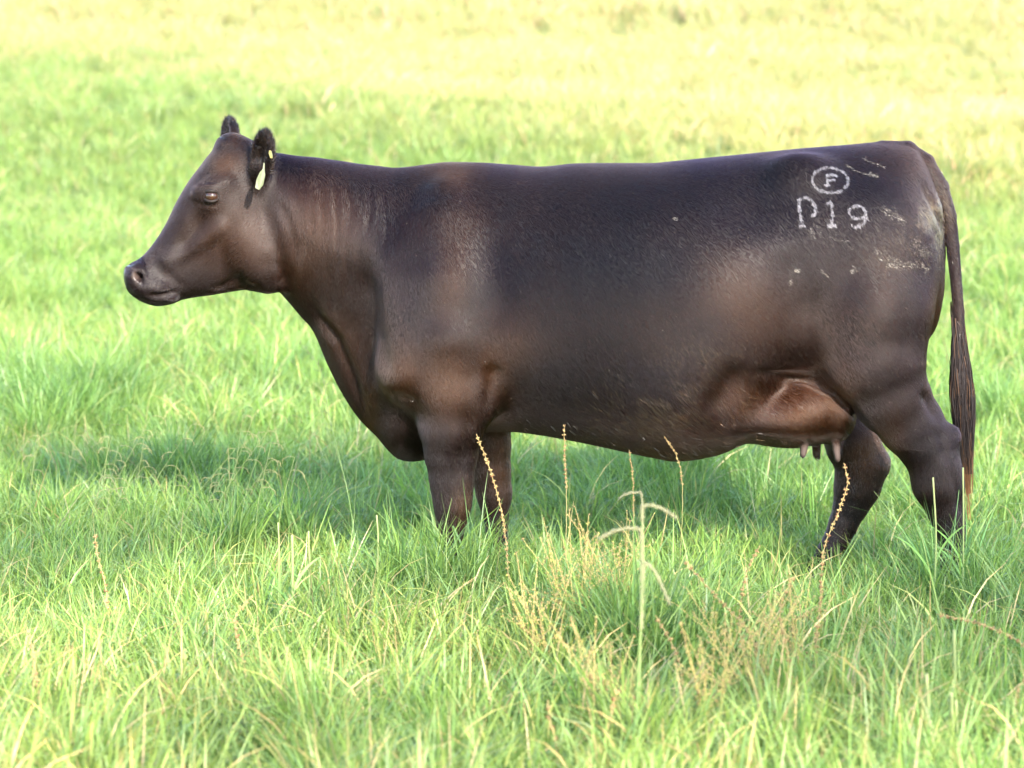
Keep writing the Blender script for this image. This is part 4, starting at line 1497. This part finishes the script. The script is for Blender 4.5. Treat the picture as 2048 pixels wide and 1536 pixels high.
# foreground, out of focus
for args in (([(1420, 1560), (1385, 1440), (1350, 1300), (1310, 1230)], -2.1, 'dock stalk leaning left from the middle of the bottom edge'),
             ([(1130, 1600), (1118, 1500), (1100, 1440), (1095, 1400)], -2.75, 'blurred thick seed spike by the bottom edge left of the tallest bristle stem'),
             ([(1200, 1580), (1205, 1500), (1225, 1420), (1232, 1380)], -2.65, 'blurred seed spike leaning right at the bottom edge beside the tallest bristle stem'),
             ([(1540, 1380), (1500, 1270), (1430, 1190), (1372, 1125)], -2.0, 'long dock stalk slanting left in front of the gap between the hind legs'),
             ([(1590, 1440), (1580, 1330), (1560, 1220), (1590, 1150)], -2.1, 'wavy dock stalk below the far hind hoof'),
             ([(2120, 1330), (2040, 1285), (1950, 1245), (1872, 1228)], -1.9, 'golden seed stalk lying over from the right edge'),
             ([(2060, 1480), (2030, 1430), (2036, 1380), (2055, 1350)], -2.3, 'hooked rusty seed stalk at the right edge'),
             ([(1640, 1500), (1625, 1390), (1635, 1260), (1645, 1160)], -1.9, 'upright dock stalk standing below the golden curved one'),
             ([(1380, 1480), (1330, 1430), (1260, 1390), (1180, 1352)], -2.3, 'dock stalk fallen to the left across the foreground'),
             ([(500, 1440), (490, 1340), (470, 1240), (505, 1190)], -1.9, 'faint pinkish seed stalk in the grass left of the front hooves'),
             ([(220, 1240), (210, 1170), (195, 1110), (190, 1070)], -1.0, 'small brownish seed stalk in the grass far left of the cow'),
             ([(1640, 1560), (1600, 1490), (1570, 1440), (1555, 1390)], -2.4, 'short rusty dock stalk near the bottom edge left of the clover flower'),
             ([(90, 1560), (85, 1450), (70, 1340), (60, 1270)], -2.3, 'tawny blurred seed stalk in the bottom left corner'),
             ([(1470, 1300), (1480, 1220), (1492, 1150), (1520, 1090)], -1.4, 'small tan dock stalk tilted right in front of the udder')):
    dock(*args, t0=.30, k=1.0 if args[1] > -2.5 else 1.25, lean=.05)
for args in (([(1865, 1250), (1872, 1080), (1866, 955)], -.75, 'pale straight stem crossing the near hind shank', .0065),
             ([(1925, 1240), (1927, 1060), (1926, 935)], -.72, 'pale straight stem standing against the tail tip', .0060),
             ([(1862, 1600), (1860, 1480), (1853, 1348)], -2.5, 'thick yellow cut stem near the bottom right corner, left of a pair', .011),
             ([(1895, 1480), (1910, 1380), (1908, 1260)], -2.2, 'tall pale cut stem curving upright at lower right', .009),
             ([(1902, 1600), (1905, 1480), (1903, 1385)], -2.55, 'yellow cut stem at the bottom right, tallest of the pair', .010),
             ([(1918, 1600), (1916, 1500), (1912, 1400)], -2.6, 'pale cut stem at the bottom right, thinner of the pair', .008),
             ([(583, 1180), (585, 1120), (584, 1070)], -.9, 'pale stub of cut grass standing left of the front hooves', .009),
             ([(620, 1160), (618, 1110), (617, 1062)], -.8, 'thin stub of cut grass between the pale stub and the front hooves', .006),
             ([(752, 1120), (756, 1070), (753, 1030)], -.55, 'upright cut stem just left of the near front hoof', .006),
             ([(555, 1150), (558, 1090), (556, 1045)], -.85, 'slender bluish stem left of the pale stub', .005),
             ([(1700, 1330), (1704, 1260), (1702, 1195)], -1.3, 'stiff pale stem in the grass between the hind hooves', .006)):
    stub(*args)
# wiry seed grass spreading left of the cow
for i in range(26):
    tx = rng.uniform(60, 590); ty = rng.uniform(815, 960)
    yy = rng.uniform(-.3, .9)
    bx = tx + rng.uniform(-140, -20) * (1 if tx > 250 else .4)
    drooper((bx, 1080), (tx, ty), yy, 'wiry pale grass stem with drooping seed spikes, in the patch left of the cow', 'drooping seed grass left of the cow')
# bushy seed plants
for px, py, y, h, n, lb in ((1150, 1330, -1.35, .36, 15, 'yellowest bushy seed plant, left of the cream bristle heads'), (1235, 1300, -1.15, .34, 13, 'tan bushy seed plant right behind the bristle grass stems'),
                            (1090, 1360, -1.6, .28, 11, 'low tan bushy seed plant under the front of the belly'), (1500, 1440, -2.05, .30, 12, 'rusty bushy seed plant in the foreground below the udder'),
                            (1600, 1380, -1.8, .30, 8, 'sparse bushy seed plant below the far hind hoof'), (1420, 1540, -2.4, .30, 12, 'blurred bushy seed plant at the middle of the bottom edge'),
                            (1200, 1500, -2.3, .28, 9, 'blurred bushy seed plant at the bottom edge beside the two thick seed spikes')):
    sorrel(px, py, y, h, n, lb)
clover(1697, 1452, -2.1, 'single small pink clover flower in the foreground grass at lower right')


# ------------------------------------------------------------------ the tree behind the viewer that dapples the light
SH = Vector((SUN_DIR.x, SUN_DIR.y, 0)).normalized()
AX_A = np.array((-SH.y, SH.x, 0)); AX_S = np.array(SUN_DIR); AX_B = np.cross(AX_S, AX_A); AX_B *= np.sign(AX_B[2])


def shade_tree(name, label, clumps, near_d, far_d, trunk_xy, leaf=.075, seed=5):
    """clumps: (across, up, radius across, radius up, leaf cover) seen along the sunbeam"""
    r = np.random.default_rng(seed)
    V, C = [], []
    for a, b, ra, rb, od in clumps:
        n = int(od * math.pi * ra * rb / (leaf * leaf * .21))
        th = r.random(n) * 2 * np.pi; q = np.sqrt(r.random(n)) * (.55 + .45 * r.random(n)) * 1.15
        dist = r.uniform(near_d, far_d, n)
        p = (a + ra * q * np.cos(th))[:, None] * AX_A + (b + rb * q * np.sin(th))[:, None] * AX_B + dist[:, None] * AX_S
        d1 = r.normal(size=(n, 3)); d1 /= np.linalg.norm(d1, axis=1, keepdims=True)
        d2 = np.cross(d1, r.normal(size=(n, 3))); d2 /= np.linalg.norm(d2, axis=1, keepdims=True)
        L = leaf * r.uniform(.7, 1.3, n)[:, None]
        V.append(np.stack([p - d1 * L * .6, p + d2 * L * .35, p + d1 * L * .6, p - d2 * L * .35], 1))
        C.append(np.repeat(np.array((.045, .10, .02))[None] * r.uniform(.7, 1.3, n)[:, None], 4, 0))
    V = np.concatenate(V).reshape(-1, 3); C = np.concatenate(C)
    Q = np.arange(len(V)).reshape(-1, 4)
    root = bpy.data.objects.new(name, None)
    bx, by = trunk_xy
    root.location = (bx, by, float(land(bx, by)))
    COL.objects.link(root)
    tag(root, label, 'tree')
    loc = np.array(root.location)
    mesh_obj('crown', V - loc, Q, mat_tone('tree_leaf', .5, .4, .2), root, col=C)
    # trunk and limbs up to the clump centres
    tv, tf = [], []
    def limb(p0, p1, r0, r1, sag):
        n = 8; k0 = len(tv)
        for i in range(n + 1):
            t = i / n
            c = p0 * (1 - t) + p1 * t + np.array((0, 0, sag)) * math.sin(math.pi * t)
            ra = r0 + (r1 - r0) * t
            ax = (p1 - p0) / np.linalg.norm(p1 - p0)
            u = np.cross(ax, (.3, .9, .1)); u /= np.linalg.norm(u); w = np.cross(ax, u)
            for j in range(8):
                an = math.pi * j / 4
                tv.append(c + (u * math.cos(an) + w * math.sin(an)) * ra)
        for i in range(n):
            for j in range(8):
                tf.append((k0 + i * 8 + j, k0 + i * 8 + (j + 1) % 8, k0 + i * 8 + 8 + (j + 1) % 8, k0 + i * 8 + 8 + j))
    cen = [a * AX_A + b * AX_B + (near_d + far_d) / 2 * AX_S - loc for a, b, *_ in clumps]
    fork = np.mean(cen, 0) * np.array((.5, .5, 0)) + np.array((0, 0, np.mean(cen, 0)[2] * .62))
    limb(np.zeros(3) - np.array((0, 0, .3)), fork, .30, .20, 0)
    mesh_obj('trunk', np.array(tv), tf, mat_simple('bark', (.12, .09, .065), .9, .2, .4, 14), root)
    return root


SHADE = [  # across, up, ra, rb, cover
    (.10, .68, .27, .42, 2.0), (.30, .98, .30, .16, 1.2), (.82, .92, .34, .17, 1.5), (.80, .60, .16, .12, .9), (-.40, 1.02, .20, .10, 1.2), (.10, .30, .50, .12, .9), (-.46, .74, .07, .16, .9), 
    (.55, -.75, 1.5, .42, 1.0), (1.6, -.2, 1.1, .6, .9), (-.3, -.15, .8, .22, .6), (1.9, .9, .6, .5, .6), (-1.7, .55, .7, .40, .7), (-1.5, -.9, .5, .3, .5),
    (-.95, .50, .45, .28, .7), (-1.6, .9, .3, .4, .6), (-.6, 1.45, .6, .18, .6), (.2, 1.42, .8, .22, .7), (-.9, 1.55, .6, .2, .6)]
shade_tree('shade_tree', 'broad leafy tree out of view behind the camera, its shade dappling the cow', SHADE, 13, 17, (9.0, -17.0), leaf=.055)
